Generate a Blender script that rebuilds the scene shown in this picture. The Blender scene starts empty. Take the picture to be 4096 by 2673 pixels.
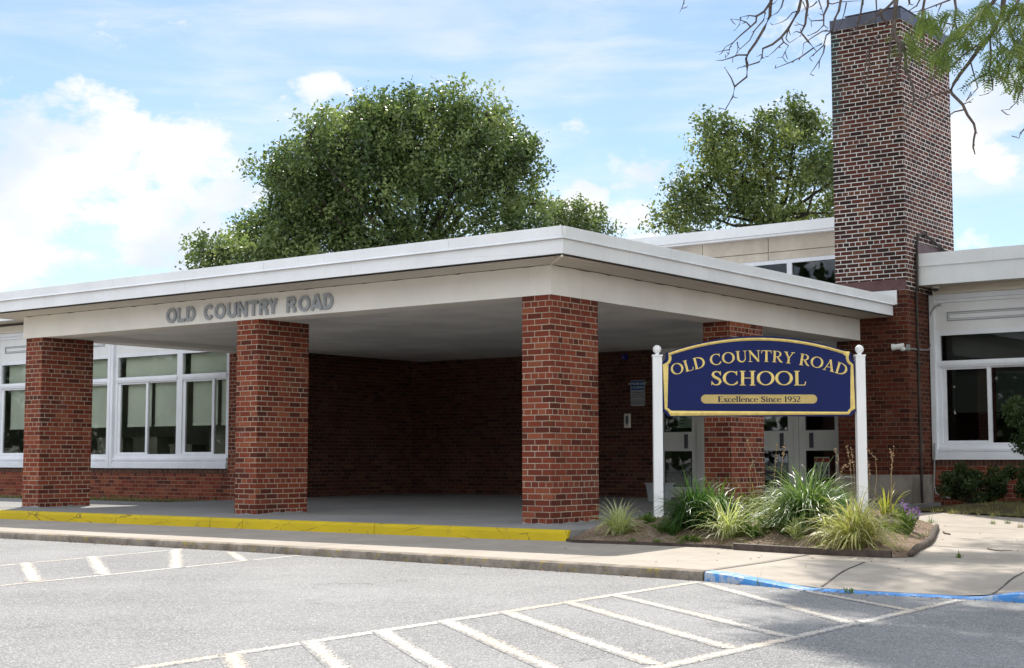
import bpy, bmesh, math, random
import numpy as np
from mathutils import Vector, Matrix
R = math.radians
random.seed(7)
C = bpy.context.scene.collection
S = bpy.context.scene

# ------------------------------------------------------------------ camera
YAW, PITCH, ROLL, FPX = 0.6550, 0.0847, -0.0006, 5872.96
CAM = np.array([9.634, -13.266, 0.730])
_F = np.array([-math.sin(YAW) * math.cos(PITCH), math.cos(YAW) * math.cos(PITCH), math.sin(PITCH)])
_r = np.array([math.cos(YAW), math.sin(YAW), 0.0])
_u = np.cross(_r, _F)
_R = math.cos(ROLL) * _r + math.sin(ROLL) * _u
_U = math.cos(ROLL) * _u - math.sin(ROLL) * _r
cd = bpy.data.cameras.new('camera')
cam = bpy.data.objects.new('camera', cd)
C.objects.link(cam)
cam.matrix_world = Matrix(((_R[0], _U[0], -_F[0], CAM[0]), (_R[1], _U[1], -_F[1], CAM[1]),
                           (_R[2], _U[2], -_F[2], CAM[2]), (0, 0, 0, 1)))
cd.sensor_width = 36.0
cd.lens = 36.0 * FPX / 4096.0
cd.clip_start = 0.1
cd.clip_end = 2000
S.camera = cam


def ray(x, y):
    return CAM, _F + _R * (x - 2048.0) / FPX - _U * (y - 1336.5) / FPX


def on_z(x, y, z):
    p, d = ray(x, y)
    return p + d * (z - p[2]) / d[2]


def at_depth(x, y, dep):
    p, d = ray(x, y)
    return p + d * dep


# ------------------------------------------------------------------ light
SUN_DIR = Vector((-1.92, 1.995, 3.335)).normalized()
SUN_EL = math.asin(SUN_DIR.z)
SUN_AZ = math.atan2(SUN_DIR.x, SUN_DIR.y)
sd = bpy.data.lights.new('sun', 'SUN')
sd.energy = 3.9
sd.angle = R(0.53)
sd.color = (1.0, 0.95, 0.87)
so = bpy.data.objects.new('sun', sd)
C.objects.link(so)
so.rotation_euler = (-SUN_DIR).to_track_quat('-Z', 'Y').to_euler()
so.location = (0, 0, 30)

S.view_settings.view_transform = 'Standard'
S.view_settings.look = 'None'
S.view_settings.exposure = 0.74
S.view_settings.gamma = 1.0
S.cycles.max_bounces = 8
S.cycles.diffuse_bounces = 4
S.cycles.transparent_max_bounces = 12
S.cycles.caustics_reflective = False
S.cycles.caustics_refractive = False
S.cycles.use_denoising = True
S.cycles.sample_clamp_indirect = 6.0


class NT:
    """small helper to write node trees"""
    def __init__(self, tree):
        self.t = tree
        tree.nodes.clear()

    def n(self, typ, ins=None, **kw):
        nd = self.t.nodes.new(typ)
        for k, v in kw.items():
            setattr(nd, k, v)
        for k, v in (ins or {}).items():
            s = nd.inputs[k]
            if isinstance(v, bpy.types.NodeSocket):
                self.t.links.new(v, s)
            elif isinstance(v, bpy.types.Node):
                self.t.links.new(v.outputs[0], s)
            else:
                s.default_value = v
        return nd

    def math(self, op, a, b=0.0, c=None, clamp=False):
        ins = {0: a, 1: b}
        if c is not None:
            ins[2] = c
        return self.n('ShaderNodeMath', ins, operation=op, use_clamp=clamp).outputs[0]

    def mix(self, f, a, b, blend='MIX'):
        nd = self.n('ShaderNodeMix', data_type='RGBA', blend_type=blend)
        for i, v in ((0, f), (6, a), (7, b)):
            if isinstance(v, bpy.types.NodeSocket):
                self.t.links.new(v, nd.inputs[i])
            else:
                nd.inputs[i].default_value = v if i == 0 else (*v[:3], 1)
        return nd.outputs[2]

    def ramp(self, f, stops, interp='LINEAR'):
        nd = self.n('ShaderNodeValToRGB', {0: f})
        cr = nd.color_ramp
        cr.interpolation = interp
        while len(cr.elements) < len(stops):
            cr.elements.new(0.5)
        for e, (p, c) in zip(cr.elements, stops):
            e.position = p
            e.color = (*c[:3], 1) if hasattr(c, '__len__') else (c, c, c, 1)
        return nd.outputs[0]

    def smooth(self, v, a, b, lo=0.0, hi=1.0):
        nd = self.n('ShaderNodeMapRange', {0: v, 1: a, 2: b, 3: lo, 4: hi}, interpolation_type='SMOOTHSTEP')
        return nd.outputs[0]

    def noise(self, vec, scale, detail=4, rough=0.55, dist=0.0):
        return self.n('ShaderNodeTexNoise', {'Vector': vec, 'Scale': scale, 'Detail': detail,
                                             'Roughness': rough, 'Distortion': dist})


# ------------------------------------------------------------------ sky
W = bpy.data.worlds.new('World')
S.world = W
W.use_nodes = True
nt = NT(W.node_tree)
sky = nt.n('ShaderNodeTexSky', sky_type='NISHITA', sun_disc=False, sun_elevation=SUN_EL, sun_rotation=SUN_AZ,
           air_density=1.0, dust_density=0.0, ozone_density=3.0)
bg1 = nt.n('ShaderNodeBackground', {'Color': sky.outputs[0], 'Strength': 0.090})
tc = nt.n('ShaderNodeTexCoord')
D = tc.outputs['Generated']
sep = nt.n('ShaderNodeSeparateXYZ', {0: D})
warp = nt.noise(D, 6.0, 6, 0.6)
wv = nt.n('ShaderNodeVectorMath', {0: warp.outputs['Color'], 1: (0.5, 0.5, 0.5)}, operation='SUBTRACT')
wv2 = nt.n('ShaderNodeVectorMath', {0: wv.outputs[0], 'Scale': 0.10}, operation='SCALE')
D2 = nt.n('ShaderNodeVectorMath', {0: D, 1: wv2.outputs[0]}, operation='ADD').outputs[0]
D2 = nt.n('ShaderNodeVectorMath', {0: D2}, operation='NORMALIZE').outputs[0]
# cumulus heaps, given by the compass direction and height each stands at: (px, py of the photo, radius deg, strength)
mask = None
for (px, py, rad, amp) in ((60, 560, 3.2, 1.15), (380, 590, 2.6, 1.1), (760, 670, 2.2, 1.0), (250, 800, 3.2, 1.1), (40, 960, 3.2, 1.05), (560, 920, 2.6, 1.0), (260, 420, 1.4, .95),
                           (860, 740, 1.9, .9), (1000, 850, 1.8, .85), (1230, 400, 1.2, .75), (1130, 480, 1.0, .6), (880, 1000, 1.8, .8), (700, 560, 1.4, .8),
                           (2360, 790, 1.3, .95), (2270, 870, 1.5, .9), (2500, 870, 1.4, .88), (2300, 560, 1.5, .42), (2560, 600, 1.7, .42), (2150, 560, 1.0, .5),
                           (4040, 440, 2.0, 1.0), (3920, 560, 1.8, .95), (4060, 650, 1.6, .8), (3960, 960, .9, .85), (3900, 1010, .9, .75), (3150, 110, 1.3, .72), (3330, 20, 1.5, .72), (3020, 180, .9, .6)):
    b = ray(px, py)[1]
    b = b / np.linalg.norm(b)
    dt = nt.n('ShaderNodeVectorMath', {0: D2, 1: tuple(b)}, operation='DOT_PRODUCT').outputs['Value']
    m = nt.smooth(dt, math.cos(R(rad * 1.15)), math.cos(R(rad * 0.2)), 0.0, amp * .60)
    mask = m if mask is None else nt.math('MAXIMUM', mask, m)
mp = nt.n('ShaderNodeMapping', {'Vector': D, 'Scale': (1, 1, 1.9)})
n1 = nt.noise(mp.outputs[0], 16.0, 9, 0.62).outputs[0]
hi = nt.smooth(sep.outputs[2], 0.42, 0.75)      # unseen heaps high overhead, added for whiter fill light
mask = nt.math('MAXIMUM', mask, nt.math('MULTIPLY', hi, 0.34))
back = nt.n('ShaderNodeVectorMath', {0: D, 1: (SUN_DIR.x, SUN_DIR.y, 0.0)}, operation='DOT_PRODUCT').outputs['Value']
bk = nt.smooth(back, 0.10, -0.35)           # sky opposite the sun: unseen cloud added and brightened to fill shaded fronts
mask = nt.math('MAXIMUM', mask, nt.math('MULTIPLY', bk, 0.46))
dens = nt.smooth(nt.math('ADD', nt.math('MULTIPLY', n1, 1.9), mask), 1.12, 1.56)
mp2 = nt.n('ShaderNodeMapping', {'Vector': D, 'Scale': (1, 1, 5.5)})
cir = nt.smooth(nt.noise(mp2.outputs[0], 5.0, 7, 0.6, 0.4).outputs[0], 0.36, 0.70, 0.14, 0.62)
allc = nt.math('MAXIMUM', dens, cir)
shade = nt.smooth(nt.noise(mp.outputs[0], 9.0, 5, 0.5).outputs[0], 0.30, 0.62)
ccol = nt.mix(shade, (0.72, 0.82, 0.95), (1.0, 0.99, 0.98))
bg2 = nt.n('ShaderNodeBackground', {'Color': ccol, 'Strength': nt.math('ADD', 0.65, nt.math('MULTIPLY', bk, 1.1))})
ms = nt.n('ShaderNodeMixShader', {0: allc, 1: bg1.outputs[0], 2: bg2.outputs[0]})
nt.n('ShaderNodeOutputWorld', {0: ms.outputs[0]})

# ------------------------------------------------------------------ materials
MATS = {}


def new_mat(name):
    m = bpy.data.materials.new(name)
    m.use_nodes = True
    MATS[name] = m
    return m, NT(m.node_tree)


def finish(t, col, rough=0.6, bump=None, bstr=0.3, bdist=0.01, spec=0.3, metal=0.0, extra=None):
    ins = {'Base Color': col if isinstance(col, bpy.types.NodeSocket) else (*col, 1), 'Roughness': rough,
           'Specular IOR Level': spec, 'Metallic': metal}
    p = t.n('ShaderNodeBsdfPrincipled', ins)
    if bump is not None:
        b = t.n('ShaderNodeBump', {'Height': bump, 'Strength': bstr, 'Distance': bdist})
        t.t.links.new(b.outputs[0], p.inputs['Normal'])
    t.n('ShaderNodeOutputMaterial', {0: p.outputs[0]})
    return p


def simple(name, col, rough=0.55, var=0.12, scale=3.0, spec=0.3, metal=0.0, bscale=0.0, bstr=0.15, dirt=0.0):
    m, t = new_mat(name)
    geo = t.n('ShaderNodeNewGeometry')
    nz = t.noise(geo.outputs['Position'], scale, 5, 0.6).outputs[0]
    a = tuple(c * (1 - var) for c in col)
    b = tuple(min(1, c * (1 + var)) for c in col)
    cc = t.mix(t.smooth(nz, 0.3, 0.7), a, b)
    if dirt:
        mpd = t.n('ShaderNodeMapping', {'Vector': geo.outputs['Position'], 'Scale': (6, 6, 0.7)})
        dz = t.noise(mpd.outputs[0], 2.2, 6, 0.65).outputs[0]
        cc = t.mix(t.smooth(dz, 0.55, 0.8, 0, dirt), cc, (0.25, 0.22, 0.17))
    bump = None
    if bscale:
        bump = t.noise(geo.outputs['Position'], bscale, 3, 0.6).outputs[0]
    finish(t, cc, rough, bump, bstr, 0.01, spec, metal)
    return m


def brick(name, palette, mortar, msize=0.005, seed=0.0, stain=0.35, soldier=False, mvar=0.25, eff=0.0, patina=False):
    m, t = new_mat(name)
    uv = t.n('ShaderNodeUVMap').outputs[0]
    geo = t.n('ShaderNodeNewGeometry')
    pos = geo.outputs['Position']
    dz = t.noise(pos, 55, 2, 0.5).outputs['Color']
    dv = t.n('ShaderNodeVectorMath', {0: dz, 1: (0.5, 0.5, 0.5)}, operation='SUBTRACT')
    dv = t.n('ShaderNodeVectorMath', {0: dv.outputs[0], 'Scale': 0.007}, operation='SCALE')
    uvd = t.n('ShaderNodeVectorMath', {0: uv, 1: dv.outputs[0]}, operation='ADD').outputs[0]
    if soldier:
        uvd = t.n('ShaderNodeMapping', {'Vector': uvd, 'Rotation': (0, 0, R(90))}).outputs[0]
    mp = t.n('ShaderNodeMapping', {'Vector': uvd, 'Location': (seed, 0.0, 0)})
    bt = t.n('ShaderNodeTexBrick', {'Vector': mp.outputs[0], 'Color1': (0, 0, 0, 1), 'Color2': (1, 1, 1, 1),
                                    'Mortar': (0.5, 0.5, 0.5, 1), 'Scale': 1.0, 'Mortar Size': msize,
                                    'Mortar Smooth': 0.25, 'Bias': 0.0, 'Brick Width': 0.2032, 'Row Height': 0.0677},
             offset=0.5, offset_frequency=2, squash=1.0 if soldier else 0.5, squash_frequency=6)
    fac = bt.outputs['Fac']
    k = bt.outputs['Color']
    n = len(palette)
    bc = t.ramp(k, [((i + 0.5) / n, c) for i, c in enumerate(palette)])
    fine = t.noise(pos, 40, 4, 0.65).outputs[0]
    bc = t.mix(t.smooth(fine, 0.25, 0.75, 0.0, 0.45), bc, tuple(c * 0.45 for c in palette[n // 2]))
    big = t.noise(pos, 1.3, 5, 0.6).outputs[0]
    bc = t.mix(t.smooth(big, 0.48, 0.72, 0.0, stain), bc, (0.045, 0.025, 0.022))
    mz = t.noise(pos, 2.6, 4, 0.6).outputs[0]
    mc = t.mix(t.smooth(mz, 0.3, 0.7), tuple(c * (1 - mvar) for c in mortar), tuple(min(1, c * (1 + mvar)) for c in mortar))
    col = t.mix(fac, bc, mc)
    if eff:
        ez = t.noise(pos, 1.7, 6, 0.7).outputs[0]
        col = t.mix(t.smooth(ez, 0.60, 0.74, 0.0, eff), col, (0.45, 0.40, 0.37))
    if patina:                                     # copper run-off from the cap down the left corner
        sp = t.n('ShaderNodeSeparateXYZ', {0: pos})
        wz = t.math('ADD', sp.outputs[0], t.math('MULTIPLY', t.math('SUBTRACT', mz, 0.5), 0.35))
        pf = t.math('MULTIPLY', t.smooth(wz, -.20, -.36), t.smooth(sp.outputs[2], 4.6, 7.0))
        col = t.mix(t.math('MULTIPLY', pf, 0.75), col, t.mix(fac, (0.045, 0.045, 0.045), (0.22, 0.40, 0.38)))
    hgt = t.math('ADD', t.math('MULTIPLY', fac, -1.0), t.math('MULTIPLY', fine, 0.35))
    finish(t, col, 0.85, hgt, 0.55, 0.006, 0.2)
    return m


RED = [(0.085, 0.022, 0.014), (0.162, 0.036, 0.020), (0.212, 0.044, 0.023), (0.262, 0.064, 0.031), (0.184, 0.040, 0.024), (0.290, 0.090, 0.044)]
brick('brick_red', RED, (0.37, 0.305, 0.23), 0.0054, 0.03, stain=0.5, eff=0.14)
brick('brick_wall', RED, (0.22, 0.17, 0.12), 0.0050, 0.11, stain=0.5)
brick('brick_red_shaded', [(c[0] * 0.43, c[1] * 0.58, c[2] * 0.66) for c in RED], (0.13, 0.108, 0.086), 0.0050, 0.07, stain=0.5)  # pillar brick again, entrance shade put into its colour
brick('brick_soldier', [(0.07, 0.035, 0.026), (0.12, 0.05, 0.036), (0.15, 0.06, 0.04), (0.10, 0.05, 0.036)], (0.16, 0.12, 0.09), 0.005, 0.0, soldier=True)
brick('brick_chimney', [(0.030, 0.015, 0.013), (0.055, 0.020, 0.015), (0.130, 0.038, 0.024), (0.075, 0.024, 0.017), (0.175, 0.075, 0.044), (0.036, 0.017, 0.015), (0.105, 0.030, 0.020)],
      (0.58, 0.565, 0.53), 0.0072, 0.0, stain=0.3, mvar=0.22, eff=0.0, patina=True)
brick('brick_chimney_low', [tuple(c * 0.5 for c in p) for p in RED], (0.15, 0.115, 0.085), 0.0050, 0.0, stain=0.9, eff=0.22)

simple('white_metal', (0.80, 0.80, 0.80), 0.42, 0.05, 1.5, 0.4, dirt=0.10)
simple('beam_paint', (0.80, 0.765, 0.70), 0.6, 0.05, 1.2, 0.25, dirt=0.12)
simple('frame_white', (0.76, 0.77, 0.80), 0.45, 0.05, 2.0, 0.4, dirt=0.15)
simple('panel_white', (0.74, 0.735, 0.72), 0.5, 0.04, 2.0, 0.3, dirt=0.06)
simple('panel_line', (0.32, 0.33, 0.35), 0.6, 0.05)
simple('cream_trim', (0.70, 0.64, 0.54), 0.6, 0.05, 2.0)
simple('ceiling_plaster', (0.80, 0.785, 0.75), 0.85, 0.12, 0.9, 0.15, bscale=9, bstr=0.25)
simple('stone_panel', (0.56, 0.49, 0.40), 0.8, 0.14, 1.8, 0.2, bscale=25, bstr=0.1)
simple('flashing_copper', (0.115, 0.055, 0.055), 0.45, 0.35, 5.0, 0.4, 0.3)
simple('cap_metal', (0.085, 0.085, 0.115), 0.38, 0.2, 2.5, 0.5, 0.4)
simple('dark_metal', (0.05, 0.05, 0.055), 0.5, 0.2)
simple('patina_pipe', (0.045, 0.038, 0.030), 0.6, 0.4, 6.0)
simple('grey_conduit', (0.28, 0.29, 0.28), 0.5, 0.15)
simple('plastic_white', (0.72, 0.72, 0.70), 0.4, 0.04)
simple('door_paint', (0.60, 0.59, 0.55), 0.5, 0.06, 2.0)
simple('interior_wall', (0.50, 0.50, 0.44), 0.9, 0.15, 0.7)
simple('cabinet_wood', (0.20, 0.19, 0.15), 0.7, 0.2, 2.0)
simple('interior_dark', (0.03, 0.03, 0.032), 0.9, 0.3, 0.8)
simple('shade_cloth', (0.74, 0.77, 0.66), 0.9, 0.08, 1.2)
simple('shade_dark', (0.17, 0.20, 0.175), 0.9, 0.1, 1.2)
simple('concrete_base', (0.24, 0.21, 0.18), 0.9, 0.3, 3.0, bscale=40)
simple('rust_edging', (0.06, 0.042, 0.034), 0.55, 0.4, 9.0, 0.4)
simple('timber_edging', (0.085, 0.065, 0.050), 0.85, 0.45, 14.0, bscale=60, bstr=0.5)
simple('sign_white', (0.80, 0.80, 0.80), 0.35, 0.03, 3.0, 0.4, dirt=0.05)
simple('sign_blue', (0.006, 0.014, 0.092), 0.5, 0.10, 1.2, 0.18)
simple('sign_gold', (0.82, 0.62, 0.20), 0.40, 0.12, 14.0, 0.4, 0.0)
simple('sign_gold_flat', (0.52, 0.39, 0.14), 0.5, 0.10, 5.0)
simple('letter_grey', (0.33, 0.345, 0.360), 0.5, 0.10, 6.0, 0.4)
simple('letter_navy', (0.012, 0.012, 0.045), 0.5, 0.1)
simple('small_sign_blue', (0.02, 0.075, 0.22), 0.45, 0.1)
simple('paper', (0.62, 0.65, 0.60), 0.8, 0.05)
simple('paper_green', (0.34, 0.46, 0.36), 0.8, 0.08)
simple('print_dark', (0.08, 0.085, 0.10), 0.8, 0.05)
simple('print_red', (0.42, 0.05, 0.05), 0.7, 0.05)
simple('bin_grey', (0.33, 0.34, 0.36), 0.5, 0.08)
simple('strobe_blue', (0.015, 0.02, 0.22), 0.25, 0.05, 1.0, 0.5)
simple('roof_membrane', (0.42, 0.43, 0.45), 0.9, 0.15)
simple('bark_grey', (0.115, 0.092, 0.074), 0.9, 0.35, 12.0, bscale=40, bstr=0.5)
simple('bark_dark', (0.035, 0.028, 0.022), 0.9, 0.3, 4.0)
simple('twig_bark', (0.115, 0.090, 0.078), 0.85, 0.35, 18.0)
simple('dry_stalk', (0.36, 0.25, 0.14), 0.85, 0.25, 20.0)
simple('petal_purple', (0.36, 0.19, 0.47), 0.7, 0.3, 60.0)
simple('dead_leaf', (0.22, 0.12, 0.05), 0.85, 0.4, 30.0)

# soffit boards with grooves across the overhang
def soffit_mat(name, axis):
    m, t = new_mat(name)
    geo = t.n('ShaderNodeNewGeometry')
    sp = t.n('ShaderNodeSeparateXYZ', {0: geo.outputs['Position']})
    v = t.math('FRACT', t.math('DIVIDE', sp.outputs[axis], 0.102))
    g1 = t.math('ABSOLUTE', t.math('SUBTRACT', v, 0.5))
    g = t.smooth(g1, 0.40, 0.46)
    nz = t.noise(geo.outputs['Position'], 2.0, 5).outputs[0]
    base = t.mix(nz, (0.60, 0.55, 0.47), (0.70, 0.65, 0.57))
    finish(t, t.mix(t.math('MULTIPLY', g, 0.70), base, (0.12, 0.10, 0.085)), 0.6, t.math('MULTIPLY', g, -1.0), 0.6, 0.01)


soffit_mat('soffit_x', 0)
soffit_mat('soffit_y', 1)

# concrete
def concrete(name, c1, c2, speck=0.2, bs=90):
    m, t = new_mat(name)
    geo = t.n('ShaderNodeNewGeometry')
    p = geo.outputs['Position']
    big = t.noise(p, 0.7, 6, 0.65).outputs[0]
    mid = t.noise(p, 6, 5, 0.65).outputs[0]
    fine = t.noise(p, 130, 3, 0.6).outputs[0]
    col = t.mix(t.smooth(t.math('ADD', t.math('MULTIPLY', big, 0.6), t.math('MULTIPLY', mid, 0.4)), 0.35, 0.65), c1, c2)
    col = t.mix(t.smooth(fine, 0.42, 0.75, 0, speck), col, tuple(c * 0.45 for c in c1))
    sp = t.n('ShaderNodeTexVoronoi', {'Vector': p, 'Scale': 7.0})
    spot = t.smooth(sp.outputs['Distance'], 0.05, 0.10, 0.55, 0.0)
    col = t.mix(t.math('MULTIPLY', spot, t.smooth(mid, 0.5, 0.6)), col, (0.12, 0.10, 0.08))
    finish(t, col, 0.9, fine, 0.25, 0.004, 0.2)


concrete('concrete_walk', (0.35, 0.305, 0.255), (0.44, 0.39, 0.335))
concrete('concrete_floor', (0.22, 0.217, 0.212), (0.30, 0.293, 0.283))

# kerb: concrete with traces of old yellow paint and lichen
m, t = new_mat('kerb_worn')
geo = t.n('ShaderNodeNewGeometry')
p = geo.outputs['Position']
nz = t.noise(p, 5, 6, 0.7).outputs[0]
n2 = t.noise(p, 11, 6, 0.7).outputs[0]
fine = t.noise(p, 90, 3, 0.6).outputs[0]
col = t.mix(t.smooth(nz, 0.3, 0.7), (0.15, 0.125, 0.10), (0.34, 0.29, 0.24))
col = t.mix(t.smooth(n2, 0.54, 0.66, 0, 0.75), col, (0.33, 0.25, 0.05))
col = t.mix(t.smooth(t.noise(p, 3.1, 5, 0.65).outputs[0], 0.56, 0.7, 0, 0.6), col, (0.075, 0.065, 0.055))
finish(t, col, 0.9, t.math('ADD', nz, t.math('MULTIPLY', fine, 0.3)), 0.6, 0.01, 0.2)


def worn_paint(name, paint, under, lo, hi, dark=None):
    m, t = new_mat(name)
    geo = t.n('ShaderNodeNewGeometry')
    p = geo.outputs['Position']
    a = t.noise(p, 4, 7, 0.72).outputs[0]
    b = t.noise(p, 30, 4, 0.6).outputs[0]
    col = t.mix(t.smooth(t.noise(p, 1.4, 4).outputs[0], 0.3, 0.7), tuple(c * 0.85 for c in paint), paint)
    col = t.mix(t.smooth(t.math('ADD', t.math('MULTIPLY', a, 0.7), t.math('MULTIPLY', b, 0.3)), lo, hi), col, under)
    vo = t.n('ShaderNodeTexVoronoi', {'Vector': t.n('ShaderNodeMapping', {'Vector': p, 'Scale': (1, 1, 2.5)}).outputs[0], 'Scale': 1.7}, feature='DISTANCE_TO_EDGE')
    wz = t.math('ADD', vo.outputs['Distance'], t.math('MULTIPLY', t.math('SUBTRACT', a, 0.5), 0.12))
    crack = t.smooth(wz, 0.0, 0.012, 0.65, 0.0)
    col = t.mix(crack, col, (0.06, 0.05, 0.035))
    finish(t, col, 0.65, t.math('ADD', a, t.math('MULTIPLY', b, 0.5)), 0.5, 0.008, 0.3)


worn_paint('paint_yellow', (0.60, 0.44, 0.012), (0.26, 0.20, 0.06), 0.56, 0.68)
worn_paint('paint_blue', (0.075, 0.27, 0.62), (0.36, 0.42, 0.50), 0.50, 0.58)

# asphalt with pale worn aggregate
m, t = new_mat('asphalt')
geo = t.n('ShaderNodeNewGeometry')
p = geo.outputs['Position']
vo = t.n('ShaderNodeTexVoronoi', {'Vector': p, 'Scale': 105.0})
g = t.n('ShaderNodeSeparateColor', {0: vo.outputs['Color']}).outputs[0]
stone = t.ramp(g, [(0.0, (0.15, .147, .143)), (0.35, (0.25, .245, .238)), (0.6, (0.325, .318, .308)), (0.82, (0.42, .41, .395)), (1.0, (0.58, .565, .54))])
gap = t.smooth(vo.outputs['Distance'], 0.30, 0.62, 0.0, 0.75)
col = t.mix(gap, stone, (0.11, 0.11, 0.112))
big = t.noise(p, 0.45, 6, 0.65).outputs[0]
mid = t.noise(p, 14, 4, 0.7).outputs[0]
col = t.mix(t.smooth(big, 0.30, 0.70, 0.0, 0.40), col, (0.40, 0.39, 0.385))
col = t.mix(t.smooth(mid, 0.5, 0.8, 0.0, 0.35), col, (0.14, 0.14, 0.142))
vc = t.n('ShaderNodeTexVoronoi', {'Vector': t.n('ShaderNodeVectorMath', {0: p, 1: t.n('ShaderNodeVectorMath', {0: t.noise(p, 1.6, 5, 0.7).outputs['Color'], 'Scale': 1.1}, operation='SCALE').outputs[0]}, operation='ADD').outputs[0], 'Scale': 0.24}, feature='DISTANCE_TO_EDGE')
crack = t.math('MULTIPLY', t.smooth(vc.outputs['Distance'], 0.0, 0.004, 0.7, 0.0), t.smooth(t.noise(p, .5, 3).outputs[0], .48, .56))
col = t.mix(crack, col, (0.05, 0.05, 0.05))
oil = t.smooth(t.noise(p, 0.85, 3, 0.5).outputs[0], 0.64, 0.74, 0.0, 0.28)
col = t.mix(oil, col, (0.10, 0.10, 0.10))
hh = t.math('ADD', t.math('MULTIPLY', vo.outputs['Distance'], -0.8), t.math('MULTIPLY', mid, 0.4))
finish(t, col, 0.85, hh, 0.7, 0.008, 0.3)
ASPH = (m, t)

# road paint: u runs 0..1 across a stripe; ragged, worn, soft edged
m, t = new_mat('road_paint')
geo = t.n('ShaderNodeNewGeometry')
p = geo.outputs['Position']
uv = t.n('ShaderNodeSeparateXYZ', {0: t.n('ShaderNodeUVMap').outputs[0]})
edge = t.math('SUBTRACT', 1.0, t.math('MULTIPLY', t.math('ABSOLUTE', t.math('SUBTRACT', uv.outputs[0], 0.5)), 2.0))
vo = t.n('ShaderNodeTexVoronoi', {'Vector': p, 'Scale': 105.0})
g = t.n('ShaderNodeSeparateColor', {0: vo.outputs['Color']}).outputs[0]
wn = t.noise(p, 3.0, 6, 0.7).outputs[0]
cover = t.math('ADD', edge, t.math('MULTIPLY', t.math('SUBTRACT', g, 0.5), 0.75))
cover = t.math('ADD', cover, t.math('MULTIPLY', t.math('SUBTRACT', wn, 0.5), 0.9))
cf = t.smooth(cover, 0.10, 1.0, 0.0, 0.84)
stone = t.ramp(g, [(0.0, (0.15, .147, .143)), (0.35, (0.25, .245, .238)), (0.6, (0.325, .318, .308)), (0.82, (0.42, .41, .395)), (1.0, (0.58, .565, .54))])
gap = t.smooth(vo.outputs['Distance'], 0.30, 0.62, 0.0, 0.75)
stone = t.mix(gap, stone, (0.12, 0.12, 0.12))
pc = t.mix(t.smooth(t.noise(p, 1.1, 3).outputs[0], 0.35, 0.65), (0.74, 0.60, 0.45), (0.80, 0.75, 0.68))
pc = t.mix(t.math('MULTIPLY', gap, 0.4), pc, (0.3, 0.27, 0.24))
finish(t, t.mix(cf, stone, pc), 0.8, t.math('MULTIPLY', vo.outputs['Distance'], -0.8), 0.6, 0.008, 0.3)

# soil with crumbs and dry litter
m, t = new_mat('soil')
geo = t.n('ShaderNodeNewGeometry')
p = geo.outputs['Position']
a = t.noise(p, 3, 6, 0.7).outputs[0]
b = t.noise(p, 70, 5, 0.75).outputs[0]
vo = t.n('ShaderNodeTexVoronoi', {'Vector': p, 'Scale': 60.0})
col = t.mix(t.smooth(a, 0.3, 0.7), (0.24, 0.165, 0.115), (0.37, 0.275, 0.205))
col = t.mix(t.smooth(b, 0.45, 0.7, 0, 0.7), col, (0.07, 0.045, 0.03))
g = t.n('ShaderNodeSeparateColor', {0: vo.outputs['Color']}).outputs[0]
col = t.mix(t.smooth(g, 0.86, 0.95, 0, 0.8), col, (0.48, 0.38, 0.29))
finish(t, col, 0.95, t.math('ADD', b, t.math('MULTIPLY', vo.outputs['Distance'], 0.6)), 1.0, 0.02, 0.15)

m, t = new_mat('lawn_ground')
geo = t.n('ShaderNodeNewGeometry')
p = geo.outputs['Position']
a = t.noise(p, 2.0, 6, 0.7).outputs[0]
b = t.noise(p, 45, 4, 0.7).outputs[0]
col = t.mix(t.smooth(a, 0.35, 0.65), (0.085, 0.062, 0.042), (0.12, 0.11, 0.045))
col = t.mix(t.smooth(b, 0.45, 0.7, 0, 0.6), col, (0.045, 0.04, 0.02))
finish(t, col, 0.95, b, 0.9, 0.02, 0.1)


def glass_mat(name, tint, refl=0.06, base=0.9):
    m, t = new_mat(name)
    geo = t.n('ShaderNodeNewGeometry')
    nz = t.noise(geo.outputs['Position'], 1.6, 2, 0.5).outputs[0]
    bp = t.n('ShaderNodeBump', {'Height': nz, 'Strength': 0.035, 'Distance': 0.02})
    tr = t.n('ShaderNodeBsdfTransparent', {0: (*tint, 1)})
    gl = t.n('ShaderNodeBsdfGlossy', {'Color': (0.95, 0.97, 1, 1), 'Roughness': 0.015, 'Normal': bp.outputs[0]})
    lw = t.n('ShaderNodeFresnel', {'IOR': 1.5})
    f = t.math('ADD', t.math('MULTIPLY', lw.outputs[0], 0.85), refl, clamp=True)
    mx = t.n('ShaderNodeMixShader', {0: f, 1: tr.outputs[0], 2: gl.outputs[0]})
    t.n('ShaderNodeOutputMaterial', {0: mx.outputs[0]})


glass_mat('glass', (0.86, 0.90, 0.86), 0.02)
glass_mat('glass_dark', (0.40, 0.42, 0.42), 0.02)


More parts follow.
